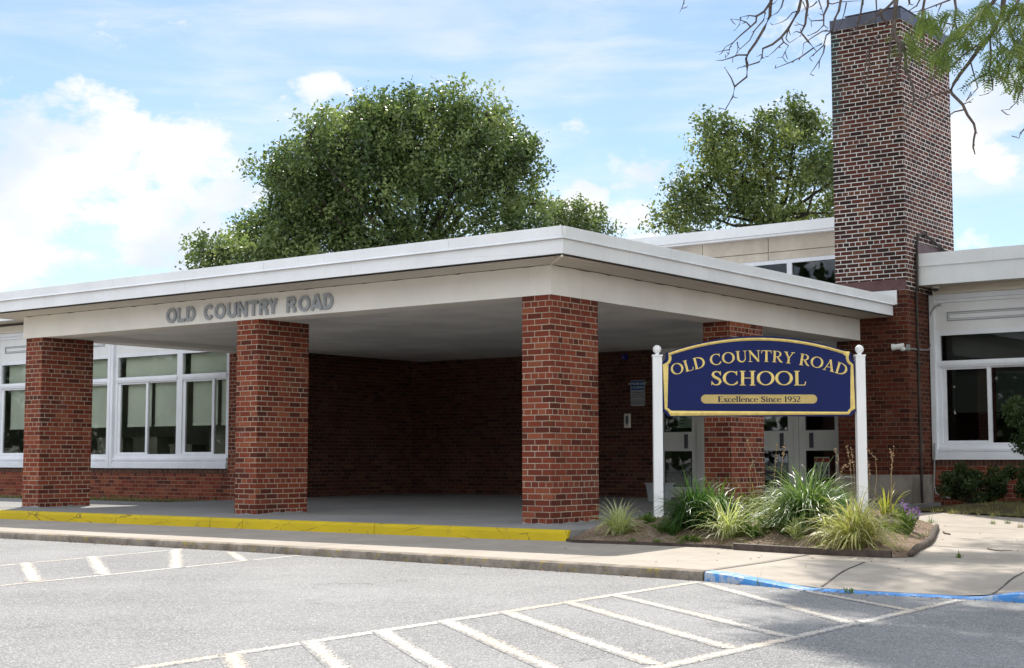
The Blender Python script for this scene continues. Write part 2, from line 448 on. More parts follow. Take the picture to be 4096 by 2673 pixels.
def leaf_mat(name, cols, trans=0.45, rough=0.5, spec=0.3, uvstripe=None, gscale=0.9, tcol=1.5, dead=None):
    """leaves: reflect and let light through; colour differs from leaf to leaf and clump to clump"""
    m, t = new_mat(name)
    geo = t.n('ShaderNodeNewGeometry')
    nz = t.noise(geo.outputs['Position'], gscale, 3, 0.6).outputs[0]
    at = t.n('ShaderNodeAttribute', attribute_name='rnd')
    f = t.math('ADD', t.math('MULTIPLY', nz, 0.5), t.math('MULTIPLY', at.outputs['Fac'], 0.5))
    n = len(cols)
    c = t.ramp(f, [(0.25 + 0.5 * i / (n - 1), cc) for i, cc in enumerate(cols)])
    if dead is not None:
        c = t.mix(t.smooth(at.outputs['Fac'], dead[1], dead[1] + 0.03), c, dead[0])
    if uvstripe is not None:
        uv = t.n('ShaderNodeSeparateXYZ', {0: t.n('ShaderNodeUVMap').outputs[0]})
        e = t.math('ABSOLUTE', t.math('SUBTRACT', uv.outputs[0], 0.5))
        c = t.mix(t.smooth(e, 0.20, 0.30), c, uvstripe)
    c2 = t.mix(1.0, c, (tcol, tcol * 1.05, tcol * 0.55), 'MULTIPLY')
    df = t.n('ShaderNodeBsdfPrincipled', {'Base Color': c, 'Roughness': rough, 'Specular IOR Level': spec})
    tl = t.n('ShaderNodeBsdfTranslucent', {'Color': c2})
    mx = t.n('ShaderNodeMixShader', {0: trans, 1: df.outputs[0], 2: tl.outputs[0]})
    t.n('ShaderNodeOutputMaterial', {0: mx.outputs[0]})
    return m


leaf_mat('oak_leaf', [(0.022, 0.044, 0.015), (0.090, 0.138, 0.042), (0.27, 0.32, 0.12)], 0.36, 0.42, 0.5, gscale=0.45)
leaf_mat('oak_leaf_warm', [(0.026, 0.046, 0.016), (0.105, 0.145, 0.042), (0.28, 0.31, 0.11)], 0.36, 0.45, 0.4, gscale=0.45)
leaf_mat('locust_leaf', [(0.085, 0.135, 0.035), (0.135, 0.19, 0.05), (0.20, 0.245, 0.075)], 0.42, 0.5, 0.3, gscale=1.5)
leaf_mat('hedge_leaf', [(0.02, 0.036, 0.012), (0.035, 0.06, 0.016), (0.055, 0.085, 0.022)], 0.3, 0.5, 0.3, gscale=3)
leaf_mat('blade_variegated', [(0.13, 0.20, 0.05), (0.20, 0.27, 0.08), (0.27, 0.33, 0.12)], 0.42, 0.45, 0.4, uvstripe=(0.72, 0.70, 0.46), gscale=4)
leaf_mat('blade_variegated_dry', [(0.15, 0.20, 0.04), (0.24, 0.28, 0.07), (0.32, 0.34, 0.11)], 0.42, 0.45, 0.4, uvstripe=(0.60, 0.56, 0.30), gscale=4, dead=((0.20, 0.12, 0.07), 0.84))
leaf_mat('blade_green', [(0.03, 0.075, 0.016), (0.05, 0.12, 0.022), (0.08, 0.16, 0.03)], 0.42, 0.38, 0.55, gscale=4)
leaf_mat('blade_silver', [(0.07, 0.13, 0.035), (0.12, 0.19, 0.06), (0.20, 0.27, 0.11)], 0.45, 0.36, 0.55, gscale=4)
leaf_mat('blade_yellow', [(0.17, 0.20, 0.03), (0.26, 0.27, 0.05), (0.36, 0.30, 0.07)], 0.5, 0.45, 0.4, gscale=4)
leaf_mat('weed_green', [(0.05, 0.11, 0.02), (0.10, 0.17, 0.03), (0.18, 0.22, 0.05)], 0.42, 0.5, 0.3, gscale=5)
leaf_mat('dry_grass', [(0.12, 0.13, 0.05), (0.20, 0.19, 0.08), (0.30, 0.25, 0.13)], 0.35, 0.6, 0.2, gscale=4)


# ------------------------------------------------------------------ mesh helpers
class MB:
    """collects faces in world (or local) metres; build() links them as ONE mesh object"""
    def __init__(self):
        self.v, self.f, self.uv, self.mi = [], [], [], []
        self.cur = 0

    def face(self, pts, uv=None, smooth=False):
        i = len(self.v)
        self.v += [tuple(map(float, q)) for q in pts]
        self.f.append(list(range(i, i + len(pts))))
        if uv is None:
            a, b, c = Vector(pts[0]), Vector(pts[1]), Vector(pts[2])
            n = (b - a).cross(c - a)
            ax, ay, az = abs(n.x), abs(n.y), abs(n.z)
            if az >= ax and az >= ay:
                uv = [(q[0], q[1]) for q in pts]
            elif ax >= ay:
                uv = [(q[1], q[2]) for q in pts]
            else:
                uv = [(q[0], q[2]) for q in pts]
        self.uv.append(uv)
        self.mi.append(self.cur)

    def box(self, x0, x1, y0, y1, z0, z1, skip=''):
        p = lambda x, y, z: (x, y, z)
        if 'f' not in skip: self.face([p(x0, y0, z0), p(x1, y0, z0), p(x1, y0, z1), p(x0, y0, z1)])
        if 'b' not in skip: self.face([p(x1, y1, z0), p(x0, y1, z0), p(x0, y1, z1), p(x1, y1, z1)])
        if 'r' not in skip: self.face([p(x1, y0, z0), p(x1, y1, z0), p(x1, y1, z1), p(x1, y0, z1)])
        if 'l' not in skip: self.face([p(x0, y1, z0), p(x0, y0, z0), p(x0, y0, z1), p(x0, y1, z1)])
        if 't' not in skip: self.face([p(x0, y0, z1), p(x1, y0, z1), p(x1, y1, z1), p(x0, y1, z1)])
        if 'd' not in skip: self.face([p(x0, y1, z0), p(x1, y1, z0), p(x1, y0, z0), p(x0, y0, z0)])
        return self

    def tube(self, pts, rad, n=6, cap=True):
        pts = [Vector(q) for q in pts]
        if not hasattr(rad, '__len__'):
            rad = [rad] * len(pts)
        rings = []
        up = Vector((0.31, 0.17, 0.94)).normalized()
        for i, q in enumerate(pts):
            d = (pts[min(i + 1, len(pts) - 1)] - pts[max(i - 1, 0)]).normalized()
            a = d.cross(up)
            if a.length < 0.05:
                a = d.cross(Vector((1, 0.2, 0)))
            a.normalize()
            b = d.cross(a)
            rings.append([q + (a * math.cos(2 * math.pi * k / n) + b * math.sin(2 * math.pi * k / n)) * rad[i] for k in range(n)])
        base = len(self.v)
        for rg in rings:
            self.v += [tuple(q) for q in rg]
        for i in range(len(rings) - 1):
            for k in range(n):
                a, b = base + i * n + k, base + i * n + (k + 1) % n
                self.f.append([a, b, b + n, a + n])
                self.uv.append([(k / n, i), ((k + 1) / n, i), ((k + 1) / n, i + 1), (k / n, i + 1)])
                self.mi.append(self.cur)
        if cap:
            for i in (0, len(rings) - 1):
                idx = [base + i * n + k for k in range(n)]
                self.f.append(idx if i else idx[::-1])
                self.uv.append([(0, 0)] * n)
                self.mi.append(self.cur)
        return self

    def lathe(self, prof, cx, cy, n=20):
        base = len(self.v)
        for (r, z) in prof:
            for k in range(n):
                a = 2 * math.pi * k / n
                self.v.append((cx + r * math.cos(a), cy + r * math.sin(a), z))
        for i in range(len(prof) - 1):
            for k in range(n):
                a, b = base + i * n + k, base + i * n + (k + 1) % n
                self.f.append([a, b, b + n, a + n])
                self.uv.append([(k / n, i), ((k + 1) / n, i), ((k + 1) / n, i + 1), (k / n, i + 1)])
                self.mi.append(self.cur)
        return self

    def prism(self, poly, fmap, d0, d1):
        """poly (2-d, counter-clockwise seen from the front) extruded between depths d0 (front) and d1"""
        self.face([fmap(u, w, d0) for u, w in poly])
        self.face([fmap(u, w, d1) for u, w in poly[::-1]])
        n = len(poly)
        for i in range(n):
            (a, b), (c, d) = poly[i], poly[(i + 1) % n]
            self.face([fmap(a, b, d0), fmap(a, b, d1), fmap(c, d, d1), fmap(c, d, d0)])
        return self

    def build(self, name, mats, parent=None, origin=(0, 0, 0), smooth=False, bevel=0.0, tri=False, props=None):
        o = np.array(origin, float)
        me = bpy.data.meshes.new(name)
        v = (np.array(self.v, float) - o) if len(self.v) else np.zeros((0, 3))
        me.from_pydata(v.tolist(), [], self.f)
        uvl = me.uv_layers.new(name='UVMap')
        flat = [c for u in self.uv for q in u for c in q]
        uvl.data.foreach_set('uv', flat)
        if isinstance(mats, str):
            mats = [mats]
        for mm in mats:
            me.materials.append(MATS[mm])
        me.polygons.foreach_set('material_index', self.mi)
        if smooth:
            me.polygons.foreach_set('use_smooth', [True] * len(me.polygons))
        if tri:
            bm = bmesh.new(); bm.from_mesh(me)
            bmesh.ops.triangulate(bm, faces=[f for f in bm.faces if len(f.verts) > 4])
            bm.to_mesh(me); bm.free()
        me.update()
        ob = bpy.data.objects.new(name, me)
        C.objects.link(ob)
        if parent is not None:
            ob.parent = parent
        else:
            ob.location = origin
        if bevel:
            bm = bmesh.new(); bm.from_mesh(me)
            bmesh.ops.remove_doubles(bm, verts=bm.verts, dist=0.0004)
            bm.to_mesh(me); bm.free()
            md = ob.modifiers.new('bevel', 'BEVEL')
            md.width = bevel; md.segments = 2; md.limit_method = 'ANGLE'
        for k, val in (props or {}).items():
            ob[k] = val
        return ob


def tag(o, label, cat, group=None):
    o['label'] = label
    o['category'] = cat
    if group:
        o['group'] = group
    return o


def thing(name, label, cat, loc=(0, 0, 0), rotz=0.0, group=None):
    o = bpy.data.objects.new(name, None)
    o.empty_display_size = 0.2
    C.objects.link(o)
    o.location = loc
    o.rotation_euler = (0, 0, rotz)
    return tag(o, label, cat, group)


def struct(o, kind='structure'):
    o['kind'] = kind
    return o


def np_mesh(name, verts, quads, mat, parent=None, origin=(0, 0, 0), rnd=None, uvs=None):
    """big meshes of equal-sided faces from arrays"""
    verts = np.asarray(verts, np.float32) - np.asarray(origin, np.float32)
    quads = np.asarray(quads, np.int32)
    k = quads.shape[1]
    me = bpy.data.meshes.new(name)
    me.vertices.add(len(verts)); me.vertices.foreach_set('co', verts.ravel())
    me.loops.add(quads.size); me.loops.foreach_set('vertex_index', quads.ravel())
    me.polygons.add(len(quads))
    me.polygons.foreach_set('loop_start', np.arange(0, quads.size, k, dtype=np.int32))
    me.polygons.foreach_set('loop_total', np.full(len(quads), k, np.int32))
    if rnd is not None:
        at = me.attributes.new('rnd', 'FLOAT', 'FACE')
        at.data.foreach_set('value', np.asarray(rnd, np.float32))
    if uvs is not None:
        ul = me.uv_layers.new(name='UVMap')
        ul.data.foreach_set('uv', np.asarray(uvs, np.float32).ravel())
    me.materials.append(MATS[mat])
    me.update(calc_edges=True)
    me.validate()
    ob = bpy.data.objects.new(name, me)
    C.objects.link(ob)
    if parent is not None:
        ob.parent = parent
    else:
        ob.location = origin
    return ob


# ------------------------------------------------------------------ ground
def sstep(a, b, x):
    t = min(1.0, max(0.0, (x - a) / (b - a)))
    return t * t * (3 - 2 * t)


KERB = [(-40, -3.30), (-5.57, -3.22), (-1.5, -3.20), (1.9, -3.36), (2.8, -3.42), (3.97, -3.52), (4.5, -3.66), (4.92, -3.80), (5.5, -3.80), (6.1, -3.74), (6.5, -3.76), (8, -3.85), (11, -4.0), (30, -4.4)]
KTOP = [(-40, -.115), (3.97, -.117), (4.2, -.125), (4.6, -.158), (4.92, -.180), (6.1, -.180), (6.35, -.135), (6.6, -.112), (8, -.10), (30, -.10)]


def lerp_tab(tab, x):
    for (a, b), (c, d) in zip(tab, tab[1:]):
        if x <= c:
            return b + (d - b) * (x - a) / (c - a)
    return tab[-1][1]


kerb_y = lambda x: lerp_tab(KERB, x)
kerb_z = lambda x: lerp_tab(KTOP, x)
ASZ = -0.19


def walk_z(x, y):
    t = sstep(0.0, 2.5, x)
    z = -0.115 + t * 0.0188 * max(0.0, y + 2.3)
    w = 1 - sstep(0.0, 1.15, y - kerb_y(x))
    return z + (kerb_z(x) - (-0.115)) * w


mb = MB()
mb.face([(-400, -400, ASZ), (400, -400, ASZ), (400, 600, ASZ), (-400, 600, ASZ)])
struct(mb.build('asphalt_ground', 'asphalt'))

# pavement sheet, kerb edge to the building
xs = sorted(set([-40, -30, -20, -15] + list(np.round(np.arange(-12, 1, 1.0), 3)) + list(np.round(np.arange(1, 9.01, 0.2), 3)) + [10, 12, 16, 22, 30]))
vv, ff = [], []
ts = [0, .1, .25, .45, .7, 1.0, 1.4, 1.9, 2.6, 3.6, 5, 6.5, 8, 10.5]
for x in xs:
    y0 = kerb_y(x) + 0.135
    for s in ts:
        vv.append((x, y0 + s, walk_z(x, y0 + s)))
nt_ = len(ts)
for i in range(len(xs) - 1):
    for j in range(nt_ - 1):
        ff.append((i * nt_ + j, (i + 1) * nt_ + j, (i + 1) * nt_ + j + 1, i * nt_ + j + 1))
ob = np_mesh('pavement', vv, ff, 'concrete_walk')
ob.data.polygons.foreach_set('use_smooth', [True] * len(ob.data.polygons))
struct(ob)


def kerb_strip(name, x0, x1, mat, step=0.25):
    m = MB()
    n = max(2, int((x1 - x0) / step))
    pts = []
    rr = random.Random(5)
    for i in range(n + 1):
        x = x0 + (x1 - x0) * i / n
        y, z = kerb_y(x), kerb_z(x)
        j = rr.uniform(-.004, .004)
        prof = [(y - 0.004 + j, ASZ - 0.03), (y + j, z - 0.028), (y + 0.008 + j * .5, z - 0.008), (y + 0.025, z), (y + 0.139, z + 0.0005), (y + 0.139, ASZ - 0.03)]
        pts.append([(x, q, w) for q, w in prof])
    for a, b in zip(pts, pts[1:]):
        for k in range(len(a) - 1):
            m.face([a[k], b[k], b[k + 1], a[k + 1]])
    m.face(pts[0][::-1]); m.face(pts[-1])
    o = m.build(name, mat)
    return struct(o)


kerb_strip('kerb', -40, -1.03, 'kerb_worn')
kerb_strip('kerb', -1.018, 3.955, 'kerb_worn')
kerb_strip('blue_kerb', 3.975, 30, 'paint_blue', 0.08)

# entrance floor under the canopy, and its yellow painted edge
FS = 0.0052
fz = lambda y: FS * max(0.0, y)
mb = MB()
yf = -0.94
for (x0, x1, y0, y1) in ((-40, -9.85, yf, 2.6), (-9.85, 0.9, yf, 0.0), (-9.85, 0.9, 0.0, 9.4)):
    mb.face([(x0, y0, fz(y0)), (x1, y0, fz(y0)), (x1, y1, fz(y1)), (x0, y1, fz(y1))])
mb.face([(0.9, yf, -.15), (0.9, 9.4, -.15), (0.9, 9.4, fz(9.4)), (0.9, yf, 0)])
mb.face([(-40, 2.6, -.15), (-40, 2.6, fz(2.6)), (-9.85, 2.6, fz(2.6)), (-9.85, 2.6, -.15)])
struct(mb.build('entrance_floor', 'concrete_floor'))
mb = MB()
seams = [-40, -14.2, -9.1, -6.3, -3.9, -1.75, 0.915]
for a, b in zip(seams, seams[1:]):
    n = 12
    x0, x1 = a + .004, b - .004
    pr = []
    rr = random.Random(int(b * 10))
    for i in range(n + 1):
        x = x0 + (x1 - x0) * i / n
        j = rr.uniform(-.005, .005)
        yk = -0.985 - (0.0 if x > -1 else 0.012 * min(6, -x - 1))
        pr.append([(x, yk - .012 + j, -.14), (x, yk + j, -.03), (x, yk + .012, -.006), (x, yk + .035, 0.004), (x, yf + .02 if yk + .04 < yf + .02 else yk + .05, .004)])
    for p0, p1 in zip(pr, pr[1:]):
        for k in range(len(p0) - 1):
            mb.face([p0[k], p1[k], p1[k + 1], p0[k + 1]])
    mb.face(pr[0][::-1]); mb.face(pr[-1])
struct(mb.build('yellow_kerb', 'paint_yellow'))

# joints cut in the pavement
mb = MB()
def joint(p, q, w=0.014, dz=0.004, n=8):
    p, q = Vector((*p, 0)), Vector((*q, 0))
    d = (q - p).normalized(); s = Vector((-d.y, d.x, 0)) * w / 2
    for i in range(n):
        a, b = p + (q - p) * i / n, p + (q - p) * (i + 1) / n
        mb.face([(c.x, c.y, walk_z(c.x, c.y) + dz) for c in (a - s, b - s, b + s, a + s)])
joint((3.97, -3.38), (3.86, -1.50), 0.022)
joint((3.92, -3.38), (3.80, -1.55), 0.007)
joint((4.98, -3.62), (4.58, -2.00), 0.016)
joint((6.19, -3.60), (5.86, -1.75), 0.016)
joint((2.36, -3.26), (2.30, -1.35), 0.006)
joint((-0.7, -3.05), (-0.75, -1.1), 0.008)
joint((-3.1, -3.05), (-3.15, -1.15), 0.006)
joint((-6.1, -3.05), (-6.15, -1.15), 0.006)
joint((3.32, 2.70), (6.6, 1.9), 0.012, n=14)
joint((3.60, 1.95), (6.9, 1.2), 0.008, n=14)
struct(mb.build('pavement_joint', 'rust_edging'))

# road markings
mb = MB()
def stripe(p, q, w, dz=0.0014):
    p, q = Vector((*p, 0)), Vector((*q, 0))
    d = (q - p).normalized(); s = Vector((-d.y, d.x, 0)) * w / 2
    L = (q - p).length
    c = [p - s, p + s, q + s, q - s]
    mb.face([(k.x, k.y, ASZ + dz) for k in (c[0], c[3], c[2], c[1])], [(0, 0), (0, L), (1, L), (1, 0)])
stripe((4.36, -9.6), (3.975, -3.62), 0.118)
stripe((6.15, -8.3), (6.04, -3.80), 0.118, .0017)
for y0 in (-4.895, -5.495, -6.20, -6.80, -7.376, -7.93, -8.49, -9.05):
    xa = 4.02 + (-y0 - 3.7) * 0.052
    stripe((xa + .02, y0), (6.07, y0 - 1.37), 0.130, .0020)
stripe((4.06, -3.68), (6.07, -5.50), 0.13, .0020)
stripe((4.95, -3.80), (6.07, -4.64), 0.12, .0020)
stripe((-1.35, -7.3), (-2.27, -3.30), 0.085)
stripe((0.45, -8.9), (-0.61, -3.24), 0.085)
stripe((-2.24, -3.42), (-0.27, -5.04), 0.155, .0020)
stripe((-2.03, -4.59), (-0.18, -5.85), 0.155, .0020)
stripe((-1.82, -5.45), (-0.06, -6.57), 0.155, .0020)
stripe((-1.55, -6.45), (0.12, -7.52), 0.155, .0020)
stripe((-1.50, -3.34), (-0.43, -4.13), 0.14, .0020)
struct(mb.build('road_marking', 'road_paint'))

# planted bed: outline follows the pavement and the entrance floor
BED = [(0.91, -1.02), (1.10, -1.16), (2.04, -1.23), (2.73, -1.22), (3.02, -1.34), (3.76, -1.47), (4.60, -1.50), (4.70, -1.38), (4.48, -0.55), (4.24, 0.10),
       (3.83, 1.38), (3.55, 2.15), (3.35, 2.65), (3.0, 3.25), (2.6, 3.9), (2.0, 4.7), (1.2, 5.3), (0.91, 5.4)]


BED_OPEN = BED[:-1]


def seg_dist(px, py, poly, closed=True):
    best = 1e9
    n = len(poly)
    for i in range(n if closed else n - 1):
        ax, ay = poly[i]; bx, by = poly[(i + 1) % n]
        dx, dy = bx - ax, by - ay
        t = max(0, min(1, ((px - ax) * dx + (py - ay) * dy) / (dx * dx + dy * dy)))
        best = min(best, math.hypot(px - ax - t * dx, py - ay - t * dy))
    return best


def inside(px, py, poly):
    r = False
    n = len(poly)
    for i in range(n):
        ax, ay = poly[i]; bx, by = poly[(i + 1) % n]
        if (ay > py) != (by > py) and px < (bx - ax) * (py - ay) / (by - ay) + ax:
            r = not r
    return r


def soil_z(x, y):
    if not inside(x, y, BED):
        return walk_z(x, y)
    d = seg_dist(x, y, BED)
    df = seg_dist(x, y, BED_OPEN, False)
    h = 0.155 * sstep(0.0, 0.85, df) + .018 * sstep(0, .2, df)
    return walk_z(x, y) + 0.008 + h + 0.012 * math.sin(x * 9 + y * 5) * sstep(0, .3, d) + 0.008 * math.sin(x * 23 - y * 17) * sstep(0, .3, d)


bm = bmesh.new()
vs = [bm.verts.new((x, y, 0)) for x, y in BED]
bm.faces.new(vs)
bmesh.ops.triangulate(bm, faces=bm.faces[:])
bmesh.ops.subdivide_edges(bm, edges=bm.edges[:], cuts=14, use_grid_fill=True)
for _ in range(1):
    bmesh.ops.subdivide_edges(bm, edges=[e for e in bm.edges if e.calc_length() > 0.12], cuts=1, use_grid_fill=True)
for v in bm.verts:
    x, y = v.co.x, v.co.y
    d = seg_dist(x, y, BED)
    v.co.z = soil_z(x + (.002 if x < .92 else 0), y) if x < .92 else (walk_z(x, y) + 0.006 if d < 1e-3 else soil_z(x, y))
me = bpy.data.meshes.new('garden_soil'); bm.to_mesh(me); bm.free()
me.materials.append(MATS['soil'])
me.polygons.foreach_set('use_smooth', [True] * len(me.polygons))
o = bpy.data.objects.new('garden_soil', me); C.objects.link(o); struct(o)


def on_soil(x, y):
    p, d = ray(x, y)
    lo, hi_ = 6.0, 26.0
    t = lo
    while t < hi_:
        q = p + d * t
        if q[2] <= soil_z(q[0], q[1]):
            return q
        t += 0.02
    return p + d * hi_


# lawn / bare ground behind the pavement and beside the wings
def ground_sheet(name, poly, mat, zoff):
    bm = bmesh.new()
    bm.faces.new([bm.verts.new((x, y, 0)) for x, y in poly])
    bmesh.ops.triangulate(bm, faces=bm.faces[:])
    bmesh.ops.subdivide_edges(bm, edges=bm.edges[:], cuts=10, use_grid_fill=True)
    for v in bm.verts:
        v.co.z = walk_z(v.co.x, v.co.y) + zoff(v.co.x, v.co.y)
    me = bpy.data.meshes.new(name); bm.to_mesh(me); bm.free()
    me.materials.append(MATS[mat])
    o = bpy.data.objects.new(name, me); C.objects.link(o)
    return struct(o)


ground_sheet('lawn', [(0.91, 5.6), (2.4, 5.35), (3.0, 4.95), (3.8, 4.5), (4.3, 4.25), (6, 3.6), (9, 3.0), (30, 3.0), (30, 9.3), (0.91, 9.3)], 'lawn_ground', lambda x, y: 0.02 + .02 * sstep(5, 8, y))
ground_sheet('lawn', [(-40, 2.61), (-9.85, 2.61), (-9.85, 4.3), (-40, 4.3)], 'lawn_ground', lambda x, y: 0.105)

# ------------------------------------------------------------------ the school building
YL, YR, YB, XL = 4.2, 9.1, 8.80, -9.85          # fronts of left wing, right wing, entrance back wall; entrance left wall
CEIL = 2.655
school = thing('school_building', 'low red brick school with white framed windows and a tall brick chimney', 'building', (0, 9, 0))
SO = (0, 9, 0)


def part(m, name, mats, parent=school, label=None, **kw):
    return m.build(name, mats, parent, SO, props={'label': label} if label else None, **kw)


# walls ------------------------------------------------------------
m = MB()
m.box(-40, -10.07, YL, YL + .3, -.2, .465)                         # under the left windows
part(m, 'brick_wall', 'brick_wall', label='low brick wall under the windows left of the entrance')
m = MB(); m.box(-40, -10.07, YL - .004, YL + .3, .465, .559)
part(m, 'sill_course', 'brick_soldier')
m = MB(); m.box(-10.07, XL, YL, YL + .4, -.1, 3.5)
part(m, 'brick_wall', 'brick_red', label='narrow brick pier at the right end of the left windows')
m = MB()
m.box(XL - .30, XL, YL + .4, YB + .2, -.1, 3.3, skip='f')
part(m, 'brick_wall', 'brick_red_shaded', label='brick side wall of the entrance, coloured darker for shade')
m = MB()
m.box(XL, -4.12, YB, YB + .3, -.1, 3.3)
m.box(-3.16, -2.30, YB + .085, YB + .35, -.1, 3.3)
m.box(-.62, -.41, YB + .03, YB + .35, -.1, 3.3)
part(m, 'brick_wall', 'brick_red_shaded', label='brick back wall of the entrance, coloured darker for shade')
m = MB(); m.box(.776, 30, YR, YR + .3, -.2, .617)
part(m, 'brick_wall', 'brick_wall', label='low brick wall under the windows right of the chimney')
m = MB(); m.box(.776, 30, YR - .004, YR + .3, .617, .711)
part(m, 'sill_course', 'brick_soldier')


# window walls -------------------------------------------------------
def window_run(units, Y, z, cols, xend, dark, xcut=None):
    """units: list of (glass x0, glass x1); z: the levels measured on the wall"""
    sb, sl, gb, lt, tb, tt, pb, pt, rb, rt, tr = z
    fy = Y + .02
    gm = 'glass_dark' if dark else 'glass'
    for un in units:
        x0, x1 = un[:2]
        w = MB()
        f = .045
        w.box(x0 - .075, x1 + .075, fy - .01, fy + .05, gb - .06, gb)                # bottom rail
        w.box(x0 - .075, x0, fy - .01, fy + .06, gb, tt + .0)
        w.box(x1, x1 + .075, fy - .01, fy + .06, gb, tt + .0)
        w.box(x0, x1, fy - .018, fy + .06, lt + .006, tb)                                  # transom bar
        w.box(x0 - .02, x1 + .02, fy - .03, fy - .018, lt + .036, tb - .034)
        w.box(x0 - .075, x1 + .075, fy - .012, fy + .06, tt, tt + .075)                      # head
        xm = un[2] if len(un) > 2 else (x0 + x1) / 2
        w.box(xm - .03, xm + .03, fy + .004, fy + .05, gb, lt + .006)
        for a in (x0, ):
            w.box(a, a + .075, fy + .012, fy + .05, gb, lt + .006)
        w.box(x0 + .075, xm - .03, fy + .012, fy + .05, lt - .03, lt + .006)
        w.box(x0 + .075, xm - .03, fy + .012, fy + .05, gb, gb + .035)
        w.box(xm + .03, x1, fy + .022, fy + .05, lt - .02, lt + .006)
        ob = part(w, 'window', 'frame_white', label='white framed window with two sliding sashes under a fixed light')
        for (a, b, c, d, dy) in ((x0 + .075, xm - .03, gb + .035, lt - .03, .032), (xm + .03, x1, gb, lt - .02, .038), (x0, x1, tb, tt, .03)):
            g = MB(); g.face([(a, fy + dy, c), (b, fy + dy, c), (b, fy + dy, d), (a, fy + dy, d)])
            part(g, 'pane', gm, ob)
        zs = gb + (lt - gb) * (0.40 if not dark else .42)
        for (a, b, c, d) in ((x0 + .11, xm - .05, zs, lt), (xm + .05, x1 - .02, zs, lt), (x0 + .03, x1 - .03, tb - .03, tt)):
            g = MB()
            g.box(a, b, fy + .16, fy + .164, c, d)
            if c == zs: g.box(a - .002, b + .002, fy + .15, fy + .175, zs - .022, zs + .01)
            part(g, 'roller_shade', 'shade_dark' if dark else 'shade_cloth', ob)
    # mullions, wide columns, sill, panel band
    xa, xb = units[0][0] - .075, units[-1][1] + .075
    if xcut: xb = xcut
    for (c0, c1) in cols:
        s = MB()
        s.box(c0, c1, Y - .055, Y + .10, sb - .002, pt + .125)
        if c1 - c0 > .15: s.box(c0 + .07, c1 - .07, Y - .07, Y - .055, sb - .002, pt + .125)
        part(s, 'window_column', 'frame_white')
    s = MB()
    s.box(xa, xb, Y - .05, Y + .10, sb, sb + .10)
    s.box(xa, xb, Y - .03, Y + .10, sb + .10, sl - .09)
    s.box(xa, xb, Y - .045, Y + .10, sl - .09, sl - .05)
    s.box(xa, xb, Y - .02, Y + .10, sl - .05, gb - .06)
    part(s, 'window_sill', 'frame_white')
    s = MB()
    s.box(xa, xb, Y + .005, Y + .10, tt + .075, pt)
    part(s, 'panel_band', 'panel_white')
    for un in units:
        x0, x1 = un[:2]
        s = MB()
        a, b = x0 + .12, x1 - .12
        y0 = Y + .005
        for (ra, rb_, rc, rd) in ((a, b, rt - .018, rt), (a, b, rb, rb + .018), (a, a + .018, rb + .018, rt - .018), (b - .018, b, rb + .018, rt - .018)):
            s.box(ra, rb_, y0 - .010, y0 - .001, rc, rd)
        for (ra, rb_, rc, rd) in ((a + .03, b - .03, rt - .040, rt - .030), (a + .03, b - .03, rb + .030, rb + .040), (a + .03, a + .04, rb + .040, rt - .040), (b - .04, b - .03, rb + .040, rt - .040)):
            s.box(ra, rb_, y0 - .006, y0 - .001, rc, rd)
        part(s, 'panel_moulding', 'panel_line')
    s = MB()
    s.box(xa, xb, Y - .02, Y + .10, pt, pt + .045)
    s.box(xa, xb, Y - .035, Y + .10, pt + .052, tr)
    s.box(xa, xb, Y - .01, Y + .10, pt + .045, pt + .052)
    part(s, 'trim_board', 'frame_white')
    s = MB()
    s.box(xa, xb, Y - .06, Y + .10, tr + .001, 3.43)
    s.box(xa, xb, Y - .075, Y - .06, tr + .001, tr + .045)
    part(s, 'frieze_board', 'cream_trim')


unitsL = []
x = -13.205
base = [(-13.205, -11.49), (-11.34, -9.625)]
unitsL = [(-24.32, -22.605), (-20.81 - .003, -19.098), (-18.95, -17.235 - .0)]
unitsL = [(-20.80, -19.09), (-18.94, -17.30), (-17.0, -15.29), (-15.14, -13.49), (-13.205, -11.49), (-11.34, -10.15, -10.51)]
LZ = (.559, .786, .817, 2.155, 2.258, 2.640, 2.718, 3.160, 2.876, 3.014, 3.284)
window_run(unitsL, YL, LZ, [(-17.24, -17.06), (-13.43, -13.265)], 0, False, xcut=-10.075)
unitsR = [(.945, 2.45), (2.60, 4.10), (4.25, 5.75), (5.90, 7.40)]
RZ = (.711, .930, .971, 2.145, 2.255, 2.654, 2.740, 3.170, 2.874, 3.021, 3.301)
window_run(unitsR, YR, RZ, [(.80, .875)], 0, True)
m = MB()
m.box(7.50, 30, YR, YR + .3, .711, 3.43)
part(m, 'brick_wall', 'brick_wall')

m = MB(); m.box(-40, -20.88, YL, YL + .3, .559, 3.47)
part(m, 'brick_wall', 'brick_wall')
# rooms behind the glass
m = MB()
m.box(-21, -10.3, YL + .5, YL + 4.5, 0.2, 2.9)
for fc in range(6):
    m.f[fc] = m.f[fc][::-1]; m.uv[fc] = m.uv[fc][::-1]
del m.f[0], m.uv[0], m.mi[0]
part(m, 'classroom', 'interior_wall')
m = MB()
m.box(.85, 7.7, YR + .36, YR + 4.5, 0.2, 2.9)
del m.f[0], m.uv[0], m.mi[0]
part(m, 'office', 'interior_dark')
rr = random.Random(3)
for i in range(9):
    x = -20 + i * 1.1; w = rr.uniform(.3, .8); h = rr.uniform(.9, 1.35)
    m = MB(); m.box(x, x + w, YL + .55, YL + .9, .25, h)
    m.box(x - .02, x + w + .02, YL + .53, YL + .92, h, h + .03)
    part(m, 'classroom_cabinet', 'cabinet_wood')

